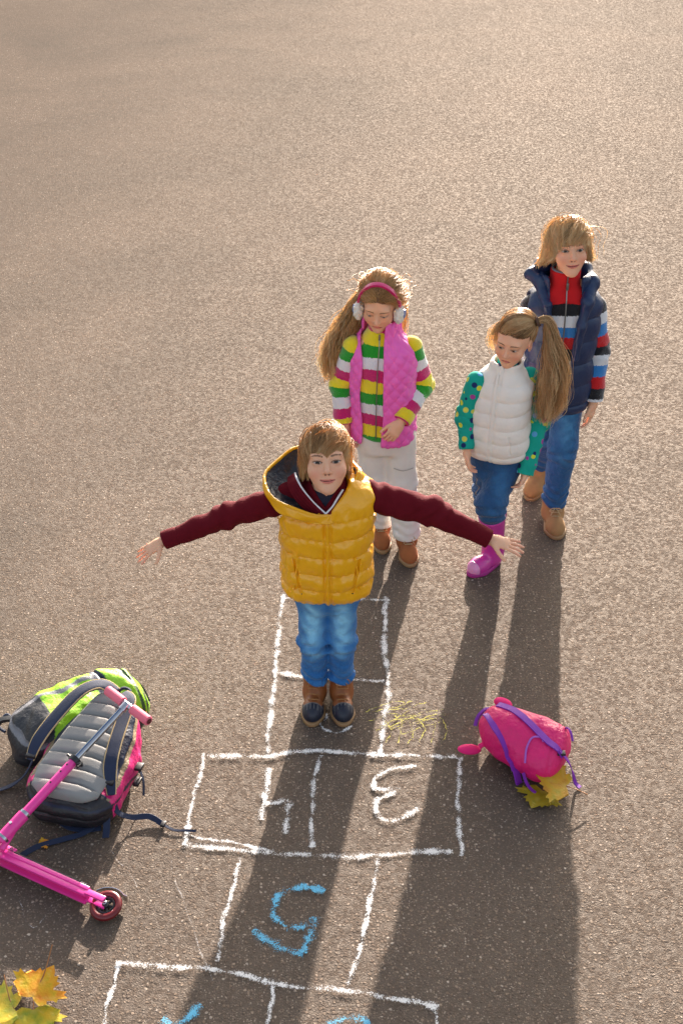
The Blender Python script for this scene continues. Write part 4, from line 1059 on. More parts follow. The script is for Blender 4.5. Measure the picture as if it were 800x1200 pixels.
# ------------------------------------------------------------------ bags, scooter, leaves
M['bagcloth'] = mat('bag_cloth', None, rough=.7, bump=(90, .5, .004), vary=.12)
M['bagshine'] = mat('bag_nylon', None, rough=.45, bump=(60, .6, .006), vary=.08)
M['webbing'] = mat('navy_webbing', (.010, .020, .055), rough=.75, bump=(300, .5, .001), vary=.2)
M['tanpipe'] = mat('tan_piping', (.50, .36, .18), rough=.8)
M['greypad'] = mat('grey_padded_mesh', (.25, .243, .235), rough=.7, bump=(330, .5, .001), vary=.08)
M['blackplastic'] = mat('black_plastic', (.015, .015, .018), rough=.4)
M['purple'] = mat('purple_webbing', (.20, .015, .36), rough=.6, bump=(200, .4, .001), vary=.15)
M['scooterpink'] = mat('pink_powder_coat', (.85, .045, .33), rough=.3, coat=.4, vary=.04)
M['grip'] = mat('salmon_foam_grip', (.85, .17, .24), rough=.8, vary=.06)
M['steel'] = mat('brushed_steel', (.55, .56, .60), rough=.22, metal=1., vary=.1)
M['tyre'] = mat('dark_red_urethane', (.15, .006, .010), rough=.35, coat=.15)

def navy_bag():
    root = empty('backpack', (-.875, 3.28, 0), 'navy and pink backpack lying with its ribbed grey back panel facing up', 'backpack', rz=math.radians(-15))
    top = lambda y: .168+.20*y
    def fbody(P):
        h = top(np.clip(P[:, 1], -.26, .24)); w = np.interp(P[:, 1], [-.24, -.12, .08, .20, .26], [.135, .168, .150, .105, .07]).astype(F)
        q = np.stack([(P[:, 0]-.012)/w*.15, P[:, 1]+.0, (P[:, 2]/h-.5)*.18], 1)
        d = rbox(q, (0, .0, 0), (.15, .235, .088), .065)*.85
        seam = np.minimum(np.abs(P[:, 2]-h*.55), np.abs(P[:, 2]-h*.86))
        return d+.004*np.exp(-(seam/.004)**2)-.006*wob(P, 26, 3.)-.003*wob(P, 60, 1.)
    def cb(v):
        h = top(v[:, 1]); r = v[:, 2]/h; c = np.tile(np.array((.010, .018, .050), F), (len(v), 1))
        pk = (r < .84) & (r > .30) & (v[:, 1] > -.17)
        c[pk] = (.62, .012, .16); c[(r <= .30)] = (.02, .02, .03); c[(v[:, 1] < -.17)] = (.014, .012, .016)
        c[(np.abs(r-.84) < .025) & (v[:, 1] > -.17)] = (.30, .22, .12); c[(np.abs(v[:, 1]+.06+.5*(r-.5)) < .018) & (r < .84)] = (.012, .016, .04)
        c[(v[:, 1] < -.13) & (v[:, 1] > -.16) & (np.abs(v[:, 0]) > .10) & (r > .7)] = (.62, .012, .16)
        return c
    sdf_obj('bag_body', fbody, (-.24, -.32, -.01), (.24, .32, .30), .0042, M['bagshine'], root, col=cb, mg=.02)
    def fp(P):
        y = P[:, 1]; h = top(y)+.012; w = np.interp(y, [-.215, -.19, -.12, .05, .18, .205], [.085, .122, .132, .098, .060, .045]).astype(F)
        cx = .012; u = (P[:, 0]-cx)/w
        yy = y-.016*np.abs(u)**1.5*np.sign(u)*0+.018*np.maximum(u-.35, 0)
        g_ = np.abs(((yy+.003)/.0545) % 1-.5)*2
        puf = .016*(1-g_**6)*np.clip(1-u**4, 0, 1)
        d = np.maximum((np.abs(u)-1)*w, np.maximum(y-.205, -.215-y))
        return smax(d, np.abs(P[:, 2]-h)-.006-puf, .014)*.8
    sdf_obj('back_panel', fp, (-.2, -.26, .08), (.2, .26, .30), .0032, M['greypad'], root, mg=.02)
    def st(path, w0, w1, name='shoulder_strap'):
        p = smooth_path(path, 36); w = np.interp(np.linspace(0, 1, len(p)), [0, .2, .8, 1], [w0, w1, w1, w0*.7])
        s_ = MB().strap(p, w, .016, (0, 0, 1)).build(name, M['webbing'], root)
        s_.modifiers.new('s', 'SUBSURF').render_levels = 1
        for sg in (-1, 1):
            tg = np.gradient(p, axis=0); nm = np.stack([-tg[:, 1], tg[:, 0], 0*tg[:, 0]], 1); nm /= np.linalg.norm(nm, axis=1, keepdims=True)+1e-9
            MB().tube(p+nm*(w*.47*sg)[:, None]+np.array([0, 0, .004]), .0028, 6).build('piping', M['tanpipe'], s_)
    st([(.030, .215, .235), (-.030, .225, .252), (-.085, .175, .248), (-.125, .075, .222), (-.155, -.03, .185), (-.165, -.085, .14)], .042, .050)
    st([(.055, .215, .235), (.092, .185, .238), (.105, .09, .222), (.118, -.01, .205), (.135, -.09, .18), (.160, -.15, .12)], .038, .046)
    def web(name, path, w, tw=None):
        p = smooth_path(path, 40); n = len(p); tw = np.linspace(*tw, n) if tw else None
        MB().strap(p, w, .0028, (0, 0, 1), twist=tw).build(name, M['webbing'], root)
    web('webbing_tail', [(.150, -.13, .13), (.175, -.155, .06), (.215, -.135, .022), (.27, -.112, .016), (.33, -.13, .008)], .020, (0, .9))
    web('webbing_tail', [(.33, -.13, .009), (.37, -.14, .007), (.41, -.13, .007), (.44, -.125, .007)], .009, (0, .4))
    web('webbing_tail', [(.135, -.15, .10), (.115, -.195, .03), (.085, -.235, .012), (.03, -.275, .009), (-.035, -.325, .009), (-.07, -.375, .008)], .020, (0, -.5))
    web('webbing_tail', [(.14, -.15, .10), (.155, -.20, .03), (.165, -.235, .012)], .024, (0, .2))
    web('webbing_tail', [(-.165, -.06, .13), (-.20, -.075, .06), (-.245, -.09, .014), (-.30, -.135, .008), (-.38, -.17, .006)], .024, (0, .5))
    web('webbing_tail', [(-.03, -.21, .03), (.03, -.225, .012), (.09, -.215, .008), (.13, -.195, .008)], .018, (0, .3))
    for c, s_ in (((.145, -.125, .155), (.016, .011, .006)), ((-.163, -.075, .155), (.017, .011, .006)), ((.325, -.128, .012), (.007, .011, .005)), ((.185, .02, .10), (.012, .016, .006)), ((.192, -.02, .07), (.010, .018, .006))):
        b = MB().box(c, s_); b.build('buckle', M['blackplastic'], root)
    MB().strap(smooth_path([(.182, .02, .10), (.205, .0, .06), (.215, -.03, .02)], 12), .012, .003, (1, 0, .3)).build('side_strap', M['webbing'], root)
    MB().tube(smooth_path([(.02, .225, .215), (.035, .255, .225), (.065, .25, .225), (.075, .215, .215)], 16), .006, 8).build('grab_loop', M['webbing'], root)

def green_bag():
    root = empty('backpack', (-.965, 3.565, 0), 'lime green and charcoal backpack lying underneath the navy one', 'backpack', rz=math.radians(-62))
    def fb(P):
        y = P[:, 1]; w = np.interp(y, [-.25, -.1, .12, .25], [.115, .145, .13, .095]).astype(F); h = np.interp(y, [-.25, -.12, .1, .2, .26], [.13, .185, .21, .20, .14]).astype(F)
        q = np.stack([(P[:, 0]-.055)/w*.14, y, (P[:, 2]/h-.5)*.2], 1)
        d = rbox(q, (0, 0, 0), (.14, .255, .1), .085)*.85
        s1 = np.exp(-((y-.105-.2*(P[:, 0]))/.006)**2); s2 = np.exp(-((y-.185-.15*P[:, 0])/.005)**2)
        s3 = np.exp(-((P[:, 2]-.145-.1*y)/.004)**2)*(y < .1)
        return d+.010*s1+.007*s2+.006*s3-.009*wob(P, 24, 4.)-.004*wob(P, 60, 2.)
    def cb(v):
        x, y, z = v.T; c = np.tile(np.array((.30, .62, .010), F), (len(v), 1))
        wv = .01*np.sin(y*40)
        c[(y < -.15+.45*(z-.1)) ] = (.014, .015, .021)
        c[(z < .075+.03*np.sin(y*14))] = (.014, .015, .021)
        c[(np.abs(x+.005-.12*y+wv) < .011) & (y < .11)] = (.20, .20, .22)
        c[(np.abs(z-.145-.1*y) < .009) & (y < .1)] = (.17, .17, .19)
        c[(y > .075) & (y < .115+.2*x)] = (.012, .022, .055)
        c[(np.abs(y-.185-.15*x) < .008)] = (.05, .10, .03)
        c[(np.abs(y-.215-.1*x) < .006)] = (.03, .05, .03)
        return c
    sdf_obj('bag_body', fb, (-.16, -.33, -.01), (.27, .33, .30), .0042, M['bagshine'], root, col=cb, mg=.02)
    MB().strap(smooth_path([(-.03, -.22, .11), (-.05, -.26, .10), (-.05, -.31, .05), (-.02, -.36, .015), (.03, -.42, .008)], 24), .024, .012, (0, 0, 1)).build('shoulder_strap', M['blackplastic'], root)
    MB().tube(smooth_path([(-.03, -.215, .10), (-.06, -.235, .11), (-.05, -.27, .08), (-.02, -.255, .07)], 16), .006, 8).build('grab_loop', M['webbing'], root)
    MB().strap(smooth_path([(-.02, .24, .12), (.0, .262, .08), (.03, .27, .04)], 10), .02, .004, (0, 1, .2)).build('side_strap', M['webbing'], root)

def pink_bag():
    cx, cy = .64, 3.40
    root = empty('backpack', (cx, cy, 0), 'small hot pink bag with two purple straps lying in the shadow behind yellow leaves', 'backpack')
    def fb(P):
        q = P.copy(); q[:, 2] /= 1.08
        d = smin(cap(q, (-.068, .058, .086), (.088, -.030, .090), .082, .080), cap(q, (-.045, .0, .075), (.050, -.098, .070), .074, .066), .05)
        e = unit([.90, -.42, .10]); d = smax(d, (q-V(.148, -.062, .09))@e, .016)
        d = smax(d, .004-P[:, 2], .01)
        return d-.0065*wob(P, 24, 6.)-.0025*wob(P, 60, 2.)+.004*np.exp(-(((q-V(.118, -.04, .09))@e)/.0035)**2)
    sdf_obj('bag_body', fb, (-.22, -.22, -.01), (.22, .20, .22), .0038, mat('hot_pink_nylon', (.74, .008, .15), rough=.5, bump=(45, .9, .009), vary=.1), root, mg=.02)
    def top(x, y):
        zs = np.linspace(.26, .0, 261).astype(F); d = fb(np.stack([np.full(261, x), np.full(261, y), zs], 1).astype(F))
        k = np.argmax(d < 0); return float(zs[k]) if d[k] < 0 else .004
    def lay(pts, lift=.003):
        p = smooth_path([(x, y, 0) for x, y in pts], 44); z = np.array([top(a, b)+lift for a, b, _ in p])
        z = np.convolve(np.pad(z, 3, mode='edge'), np.ones(7)/7, 'valid'); p[:, 2] = z+.002; return p
    for pts in ([(-.085, .095), (-.045, .055), (.02, -.03), (.075, -.095), (.118, -.118)], [(-.130, .065), (-.105, -.01), (-.065, -.075), (-.022, -.135)]):
        MB().strap(lay(pts), .028, .005, (0, 0, 1)).build('shoulder_strap', M['purple'], root)
    MB().strap(smooth_path([(.105, -.115, top(.105, -.115)+.01), (.14, -.125, .10), (.158, -.125, .05), (.170, -.135, .012), (.185, -.150, .005)], 20), .016, .003, (0, 0, 1)).build('strap_tail', M['purple'], root)
    MB().box((.112, -.117, top(.112, -.117)+.008), (.014, .010, .004)).build('buckle', M['blackplastic'], root)
    MB().strap(smooth_path([(-.10, .10, .14), (-.125, .115, .13), (-.15, .11, .10), (-.16, .095, .07)], 14), .014, .006, (0, 0, 1)).build('grab_loop', M['purple'], root)
    MB().tube(lay([(-.012, -.135), (-.005, -.10), (.015, -.075), (.045, -.075), (.052, -.09)]), .0035, 8).build('cord', mat('lilac_cord', (.42, .12, .55), rough=.7), root)
    MB().strap(smooth_path([(-.015, -.135, .06), (.0, -.165, .03), (.03, -.185, .012), (.07, -.195, .008), (.082, -.21, .006)], 20), .012, .003, (0, 0, 1)).build('strap_tail', M['purple'], root)
    MB().tube(smooth_path([(.128, -.005, .12), (.142, -.018, .16), (.15, -.05, .172), (.155, -.08, .155)], 16), .004, 8).build('end_piping', M['purple'], root)
    pk = mat('hot_pink_felt', (.78, .012, .17), rough=.85, bump=(200, .4, .002), vary=.06)
    for c, r, R in (((-.185, .018, .028), (.044, .024, .013), rot(.12, 0, .12)), ((-.062, .125, .150), (.034, .026, .018), rot(-.5, .3, 0))):
        sdf_obj('flap', lambda P: ell(P, c, r, R)-.001*wob(P, 60, 1.), np.array(c)-.07, np.array(c)+.07, .003, pk, root)
    MB().tube([(-.150, .018, .04), (-.125, .02, .06), (-.10, .02, .07)], .009, 8).build('flap_stem', pk, root)

def scooter():
    B = Vector((-.733, 3.350, .290)); E = Vector((-1.092, 2.915, .098)); d = (E-B).normalized(); L = (E-B).length
    root = empty('kick_scooter', (E.x, E.y, 0), 'pink kick scooter lying on its side with its handlebar across the backpacks', 'scooter')
    o = Vector((E.x, E.y, 0)); at = lambda t: B+d*(L*t)-o
    bar = Vector((-.808, 3.425, .294)), Vector((-.646, 3.275, .284)); bd = (bar[1]-bar[0]).normalized()
    MB().tube([bar[0]+bd*.01-o, bar[1]-bd*.01-o], .0105, 16).build('handlebar', M['steel'], root)
    for a, b in ((bar[0], bar[0]+bd*.088), (bar[1]-bd*.088, bar[1])):
        g_ = MB().tube([a-o, a+bd*.003-o, b-bd*.003-o, b-o], [.014, .0175, .0175, .014], 18).build('grip', M['grip'], root)
        e = a if a is bar[0] else b
        dd = -bd if a is bar[0] else bd
        MB().tube([e+dd*.001-o, e+dd*.0022-o], .010, 16).build('grip_end', mat('dark_red_plug', (.10, .01, .015), rough=.6), g_)
    up = MB().tube([at(.0), at(.44)], .0115, 18); up.tube([at(-.012), at(.04)], .0155, 18); up.build('upper_tube', M['steel'], root)
    sd = d.cross(Vector((0, 0, 1))).normalized(); upv = sd.cross(d).normalized()
    gr = MB().strap([at(.03)+upv*.0112, at(.41)+upv*.0112], .006, .002, tuple(upv)); gr.build('tube_groove', mat('blue_grey_anodised', (.10, .16, .28), rough=.3, metal=.8), root)
    MB().tube([at(.42), at(.86)], .0158, 20).build('column', M['scooterpink'], root)
    cl = MB().tube([at(.405), at(.435)], .021, 20); cl.tube([at(.42)+sd*.015, at(.42)+sd*.034+upv*.008], .0045, 8); cl.box(at(.425)-sd*.026, (.011, .006, .007)); cl.tube([at(.415)-sd*.03, at(.45)-sd*.038+upv*.012], .0045, 8); cl.build('clamp', M['blackplastic'], root)
    for t in (.47, .52, .60): MB().tube([at(t)+upv*.0150, at(t)+upv*.0162], .0035, 10).build('adjust_hole', M['blackplastic'], root)
    MB().tube([at(.80), at(.818)], .0195, 20).build('collar_ring', M['steel'], root)
    MB().tube([at(.818), at(1.0)], .0205, 22).build('head_tube', M['scooterpink'], root)
    MB().tube([at(.97), at(.985)], .0235, 20).build('collar_ring', M['steel'], root)
    # deck on edge
    D0 = Vector((-1.115, 2.915, .042))-o; D1 = Vector((-.785, 2.742, .042))-o; dv = (D1-D0).normalized(); nv = Vector((-dv.y, dv.x, 0)); n3 = Vector((0, 0, 1))
    R = Matrix((dv, nv, n3)).transposed()
    mid = (D0+D1)/2; hl = (D1-D0).length/2
    dk = MB().box(mid+nv*.006, (hl, .007, .026), R, .2); dk.box(mid-nv*.010+n3*.019, (hl, .010, .004), R, .3); dk.box(mid-nv*.010-n3*.019, (hl, .010, .004), R, .3)
    dk.build('deck', M['scooterpink'], root)
    MB().box(mid+nv*.0155, (hl*.92, .0018, .026), R).build('grip_tape', M['blackplastic'], root)
    W = Vector((-.728, 2.715, .026))-o
    ax = (n3*.97-nv*.20).normalized()
    fk = MB().box(D1+dv*.030+n3*.020-nv*.004, (.036, .010, .004), R, .3); fk.box(D1+dv*.030-n3*.012-nv*.004, (.036, .010, .004), R, .3); fk.build('rear_fork', M['scooterpink'], root)
    ty = MB().torus(W, ax, .040, .0115, 48, 14, .95).build('wheel', M['tyre'], root)
    hb = MB().torus(W, ax, .026, .0045, 36, 8, 1.8)
    u = ax.orthogonal().normalized(); v_ = ax.cross(u)
    for k in range(6):
        a = 2*PI*k/6; hb.tube([W+(u*math.cos(a)+v_*math.sin(a))*.009, W+(u*math.cos(a)+v_*math.sin(a))*.029], .0045, 8)
    hb.tube([W-ax*.010, W+ax*.010], .011, 18); hb.build('hub', M['blackplastic'], ty)
    MB().tube([W-ax*.016, W+ax*.019, W+ax*.021], [.006, .006, .003], 12).build('axle_bolt', M['steel'], ty)
    fpts = []
    for i in range(13):
        a = math.radians(155-95*i/12); fpts.append(W+dv*(.060*math.cos(a))+nv*(.060*math.sin(a))+n3*.002)
    fpts.append(fpts[-1]+dv*.014-nv*.001)
    ups = [tuple((p-W).normalized()) for p in fpts]
    MB().strap(fpts, .030, .0025, ups).build('brake_fender', M['steel'], root)
    # folding bracket
    bk = MB(); A0 = at(.90); bk.tube([at(.84)+nv*.0, D0+dv*.035+n3*.035], .011, 12); bk.build('brace', M['scooterpink'], root)
    bk = MB().box(D0+dv*.045+nv*.018+n3*.022, (.026, .012, .004), R, .3); bk.box(D0+dv*.045+nv*.018-n3*.016, (.026, .012, .004), R, .3); bk.box(D0+dv*.02+nv*.014, (.018, .010, .03), R, .3); bk.build('fold_bracket', M['scooterpink'], root)
    for q in (D0+dv*.03+nv*.018+n3*.028, D0+dv*.058+nv*.018+n3*.028, at(.9)+upv*.021): MB().tube([q, q+n3*.005], .0055, 12).build('bolt', M['steel'], root)
    # fork and front wheel beyond the frame
    f0 = at(1.0); fw = f0+d*.10+Vector((0, 0, -.0)); fw.z = .035
    MB().tube([f0, f0+d*.03, fw+n3*.018], .009, 10).build('front_fork', M['scooterpink'], root)
    ty = MB().torus(fw, (.1, .1, 1), .040, .0115, 40, 12, .95).build('wheel', M['tyre'], root)
    MB().torus(fw, (.1, .1, 1), .018, .012, 30, 8, .8).build('hub', M['blackplastic'], ty)

LEAF = [(0, 0), (.10, -.07), (.34, -.16), (.30, -.05), (.52, -.03), (.45, .08), (.62, .16), (.76, .13), (.73, .25), (.97, .40), (.80, .44), (.82, .56), (.62, .50), (.44, .44), (.40, .50), (.50, .70), (.38, .69), (.33, .86), (.22, .80), (.16, .92), (0, 1.10)]
def leaf_mat(name, a, b, c):
    m = bpy.data.materials.new(name); g = G(nodes_of(m)); tc = g.n('ShaderNodeTexCoord').outputs['Object']
    nz = g.n('ShaderNodeTexNoise', Vector=tc, Scale=22., Detail=4.)
    vn = g.n('ShaderNodeAttribute', attribute_name='vein').outputs['Fac']
    col = g.ramp(nz.outputs[0], [(.35, a), (.52, b), (.68, c)])
    col = g.mix(g.math('MULTIPLY', vn, .55), col, (.75, .60, .12))
    p, out = principled(g, **{'Base Color': col, 'Roughness': .55})
    g.set(p, 'Normal', g.n('ShaderNodeBump', Strength=.5, Distance=.003, Height=g.n('ShaderNodeTexNoise', Vector=tc, Scale=120., Detail=3.).outputs[0]).outputs[0])
    tr = g.n('ShaderNodeBsdfTranslucent', Color=col); mx = g.n('ShaderNodeMixShader', Fac=.35)
    g.nt.links.new(p.outputs[0], mx.inputs[1]); g.nt.links.new(tr.outputs[0], mx.inputs[2]); g.nt.links.new(mx.outputs[0], out.inputs[0])
    return m
def maple(loc, rz, size, m, label, curl=.12, tilt=(0, 0), stem=True, group=None, seed=0, stemdir=None):
    out = LEAF+[(-x, y) for x, y in LEAF[-2:0:-1]]
    bm = bmesh.new(); vs = [bm.verts.new((x, y, 0)) for x, y in out]; bm.faces.new(vs)
    bmesh.ops.triangulate(bm, faces=bm.faces[:]); bmesh.ops.subdivide_edges(bm, edges=bm.edges[:], cuts=3, use_grid_fill=True)
    P = np.array([v.co[:] for v in bm.verts]); F_ = [tuple(v.index for v in f.verts) for f in (bm.verts.index_update() or bm.faces)]; bm.free()
    tips = [(0, 1.1), (.97, .40), (-.97, .40), (.34, -.16), (-.34, -.16)]
    dv = np.full(len(P), 9.)
    for tx, ty_ in tips:
        t = np.array([tx, ty_]); L2 = t@t; s_ = np.clip(P[:, :2]@t/L2, 0, 1); dv = np.minimum(dv, np.linalg.norm(P[:, :2]-s_[:, None]*t, axis=1))
    vein = np.clip(1-dv/.035, 0, 1)
    r2 = (P[:, 0]**2+(P[:, 1]-.4)**2)
    P[:, 2] = curl*(r2*.8+.25*np.sin(P[:, 0]*5+seed)*np.cos(P[:, 1]*4+seed*2))+.25*curl*np.minimum(dv, .2)*2+.02
    P *= size
    top = P.copy(); bot = P-np.array([0, 0, .0006])
    n = len(P); faces = F_+[tuple(n+i for i in f[::-1]) for f in F_]
    root = mesh_obj('maple_leaf', np.concatenate([top, bot]), faces, m, attrs={'vein': np.concatenate([vein, vein])})
    root.location = loc; root.rotation_euler = (tilt[0], tilt[1], rz)
    tag(root, label, 'leaf', group)
    if stem:
        sdn = stemdir or (0, -.75, .0)
        MB().tube(smooth_path([(0, 0, .02*size), (sdn[0]*.4*size, sdn[1]*.5*size, .05*size), (sdn[0]*size, sdn[1]*size, (.02+sdn[2])*size)], 14), [.0016]*12+[.002]*3 if False else .0017, 6).build('stem', mat('leaf_stem', (.36, .14, .04), rough=.6), root)
    return root
navy_bag(); green_bag(); pink_bag(); scooter()
ly = leaf_mat('yellow_leaf', (.62, .28, .01), (.72, .42, .012), (.50, .40, .02))
lo_ = leaf_mat('olive_yellow_leaf', (.36, .28, .01), (.50, .36, .012), (.30, .30, .02))
lg = leaf_mat('green_yellow_leaf', (.26, .34, .01), (.58, .47, .012), (.74, .48, .01))
lx = leaf_mat('orange_yellow_leaf', (.78, .26, .008), (.80, .44, .01), (.62, .46, .01))
gl = 'fallen maple leaves on the asphalt'
maple((.765, 3.215, .045), math.radians(72), .105, ly, 'large golden maple leaf resting against the pink bag', .10, (.25, -.1), group=gl, seed=1)
maple((.690, 3.225, .012), math.radians(150), .090, lo_, 'olive yellow maple leaf flat on the ground at the front of the pink bag', .06, (.02, .0), group=gl, seed=2)
maple((-.885, 2.375, .035), math.radians(-25), .098, lx, 'orange yellow maple leaf on top of the bottom corner bunch', .10, (.15, .1), group=gl, seed=3, stemdir=(-.25, 1.45, .45))
maple((-.935, 2.352, .012), math.radians(95), .108, lg, 'green and yellow maple leaf lying under the orange yellow one', .06, (.0, .05), group=gl, seed=4, stemdir=(.9, .35, .3))
maple((-.880, 2.350, .008), math.radians(190), .10, lg, 'green maple leaf cut by the bottom edge of the picture', .05, (.0, .0), group=gl, seed=5)
maple((-.985, 2.985, .006), math.radians(-60), .030, lx, 'small orange leaf under the loose navy webbing', .12, (.05, .0), group=gl, seed=6, stem=False)

# ------------------------------------------------------------------ ground
def ground_mat():
    m = bpy.data.materials.new('asphalt'); g = G(nodes_of(m))
    tc = g.n('ShaderNodeTexCoord').outputs['Object']
    wp = g.n('ShaderNodeTexNoise', Vector=tc, Scale=60., Detail=2.)
    vec = g.n('ShaderNodeVectorMath'); vec.operation = 'MULTIPLY_ADD'
    g.nt.links.new(wp.outputs['Color'], vec.inputs[0]); vec.inputs[1].default_value = (.008, .008, .008); g.nt.links.new(tc, vec.inputs[2])
    vv = vec.outputs[0]
    big = g.n('ShaderNodeTexVoronoi', Vector=vv, Scale=76., Randomness=1.)       # 1.5 cm stones
    small = g.n('ShaderNodeTexVoronoi', Vector=vv, Scale=190., Randomness=1.)
    ps = g.n('ShaderNodeTexNoise', Vector=tc, Scale=1.1, Detail=5., Roughness=.6)
    fine = g.n('ShaderNodeTexNoise', Vector=tc, Scale=420., Detail=4., Roughness=.7)
    binder = g.ramp(fine.outputs[0], [(.3, (.024, .015, .010)), (.7, (.080, .050, .033))])
    sm = g.ramp(g.n('ShaderNodeSeparateColor', Color=small.outputs['Color']).outputs[0], [(0., (.030, .019, .013)), (.45, (.078, .052, .037)), (.75, (.150, .100, .068)), (.9, (.26, .19, .14)), (1., (.50, .42, .34))])
    sf = g.ramp(small.outputs['Distance'], [(.25, (1, 1, 1)), (.62, (0, 0, 0))])
    c = g.mix(g.math('MULTIPLY', sf, .75), binder, sm)
    sel = g.n('ShaderNodeSeparateColor', Color=big.outputs['Color'])
    bs = g.ramp(sel.outputs[0], [(0., (.040, .025, .017)), (.35, (.100, .062, .042)), (.7, (.20, .135, .090)), (.9, (.36, .27, .20)), (1., (.60, .52, .44))])
    on = g.math('MULTIPLY', g.ramp(sel.outputs[1], [(.42, (0, 0, 0)), (.45, (1, 1, 1))]), g.ramp(big.outputs['Distance'], [(.28, (1, 1, 1)), (.40, (0, 0, 0))]))
    c = g.mix(g.math('MULTIPLY', on, .8), c, bs)
    tone = g.ramp(ps.outputs[0], [(.32, (.80, .785, .77)), (.5, (1., 1., 1.)), (.7, (1.18, 1.19, 1.20))])
    c = g.mix(1., c, tone, 'MULTIPLY')
    st = g.n('ShaderNodeTexNoise', Vector=tc, Scale=.45, Detail=6., Roughness=.62, Distortion=.8)
    c = g.mix(1., c, g.ramp(st.outputs[0], [(.36, (.62, .595, .575)), (.5, (.80, .775, .755)), (.62, (.96, .94, .92))]), 'MULTIPLY')
    ro = g.math('SUBTRACT', .95, g.math('MULTIPLY', sel.outputs[2], .30))
    p = g.n('ShaderNodeBsdfDiffuse', Color=c, Roughness=.15); gl_ = g.n('ShaderNodeBsdfAnisotropic', Color=(1., .93, .86), Roughness=ro)
    mx = g.n('ShaderNodeMixShader', Fac=.063); out = g.n('ShaderNodeOutputMaterial')
    g.nt.links.new(p.outputs[0], mx.inputs[1]); g.nt.links.new(gl_.outputs[0], mx.inputs[2]); g.nt.links.new(mx.outputs[0], out.inputs[0])
    hs = g.math('MULTIPLY', g.math('SUBTRACT', 1., small.outputs['Distance']), .5)
    hb = g.math('MULTIPLY', on, g.math('ADD', .5, sel.outputs[2]))
    hh = g.math('ADD', g.math('ADD', hs, hb), g.math('MULTIPLY', fine.outputs[0], .5))
    b = g.n('ShaderNodeBump', Strength=.85, Distance=.0028, Height=hh)
    b2 = g.n('ShaderNodeBump', Strength=.12, Distance=.02, Height=g.n('ShaderNodeTexNoise', Vector=tc, Scale=9., Detail=3.).outputs[0], Normal=b.outputs[0])
    g.set(p, 'Normal', b2.outputs[0]); g.set(gl_, 'Normal', b2.outputs[0])
    return m
tag(mesh_obj('ground', [(-400, -200, 0), (400, -200, 0), (400, 900, 0), (-400, 900, 0)], [(0, 1, 2, 3)], ground_mat(), smooth=False), 'wide brown grey asphalt with pale stones showing', kind='structure')

def chalk_mat(name, col, thr=.5, gsc=230.):
    m = bpy.data.materials.new(name); g = G(nodes_of(m))
    tc = g.n('ShaderNodeTexCoord').outputs['Object']
    e = g.n('ShaderNodeAttribute', attribute_name='edge').outputs['Fac']
    a = g.n('ShaderNodeTexNoise', Vector=tc, Scale=gsc, Detail=3., Roughness=.7); b = g.n('ShaderNodeTexNoise', Vector=tc, Scale=22., Detail=3.)
    s = g.math('ADD', g.math('MULTIPLY', a.outputs[0], .85), g.math('MULTIPLY', b.outputs[0], .60))
    s = g.math('SUBTRACT', s, g.math('MULTIPLY', g.math('POWER', e, 1.4), .26))
    al = g.math('MULTIPLY', g.ramp(s, [(thr+.11, (0, 0, 0)), (thr+.20, (1, 1, 1))]), .93)
    p = g.n('ShaderNodeBsdfPrincipled', **{'Base Color': col, 'Roughness': .95, 'Specular IOR Level': .1})
    g.set(p, 'Normal', g.n('ShaderNodeBump', Strength=.5, Distance=.002, Height=a.outputs[0]).outputs[0])
    t = g.n('ShaderNodeBsdfTransparent'); mx = g.n('ShaderNodeMixShader', Fac=al); out = g.n('ShaderNodeOutputMaterial')
    g.nt.links.new(t.outputs[0], mx.inputs[1]); g.nt.links.new(p.outputs[0], mx.inputs[2]); g.nt.links.new(mx.outputs[0], out.inputs[0])
    return m
M['chalk_white'] = chalk_mat('white_chalk', (.78, .76, .74), .535)
M['chalk_blue'] = chalk_mat('blue_chalk', (.16, .50, .72), .54)
M['chalk_yellow'] = chalk_mat('yellow_chalk', (.55, .50, .12), .55)
M['chalk_faint'] = chalk_mat('faint_chalk', (.45, .42, .40), .60)
CH = [0]
def stroke(vs, fs, es, pts, w, z=.004, jit=.0025):
    p = smooth_path(pts, max(24, 10*len(pts))) if len(pts) > 2 else smooth_path(pts, 24)
    m = len(p); CH[0] += 1; k = CH[0]
    z += .0005*(k % 7)
    tg = np.gradient(p, axis=0); tg /= np.linalg.norm(tg, axis=1, keepdims=True)+1e-9; nm = np.stack([-tg[:, 1], tg[:, 0]], 1)
    L = np.arange(m)*.35+k*2.1
    p = p+nm*(jit*(np.sin(L)+.6*np.sin(L*2.7)))[:, None]
    ww = w*1.02*(1+.16*np.sin(L*1.3+1))
    b = len(vs)
    for i in range(m):
        for j in range(5):
            o = (j-2)/2*.62; vs.append((p[i, 0]+nm[i, 0]*ww[i]*o, p[i, 1]+nm[i, 1]*ww[i]*o, z)); es.append(abs(j-2)/2)
    for i in range(m-1):
        for j in range(4): a = b+i*5+j; fs.append((a, a+1, a+6, a+5))
def chalk(name, strokes, m, label, cat, group=None):
    jt = .0010 if name == 'chalk_numeral' else .0028
    vs, fs, es = [], [], []
    for pts, w in strokes: stroke(vs, fs, es, pts, w, jit=jt)
    o = mesh_obj(name, vs, fs, M[m], attrs={'edge': es}, smooth=False)
    return tag(o, label, cat, group)
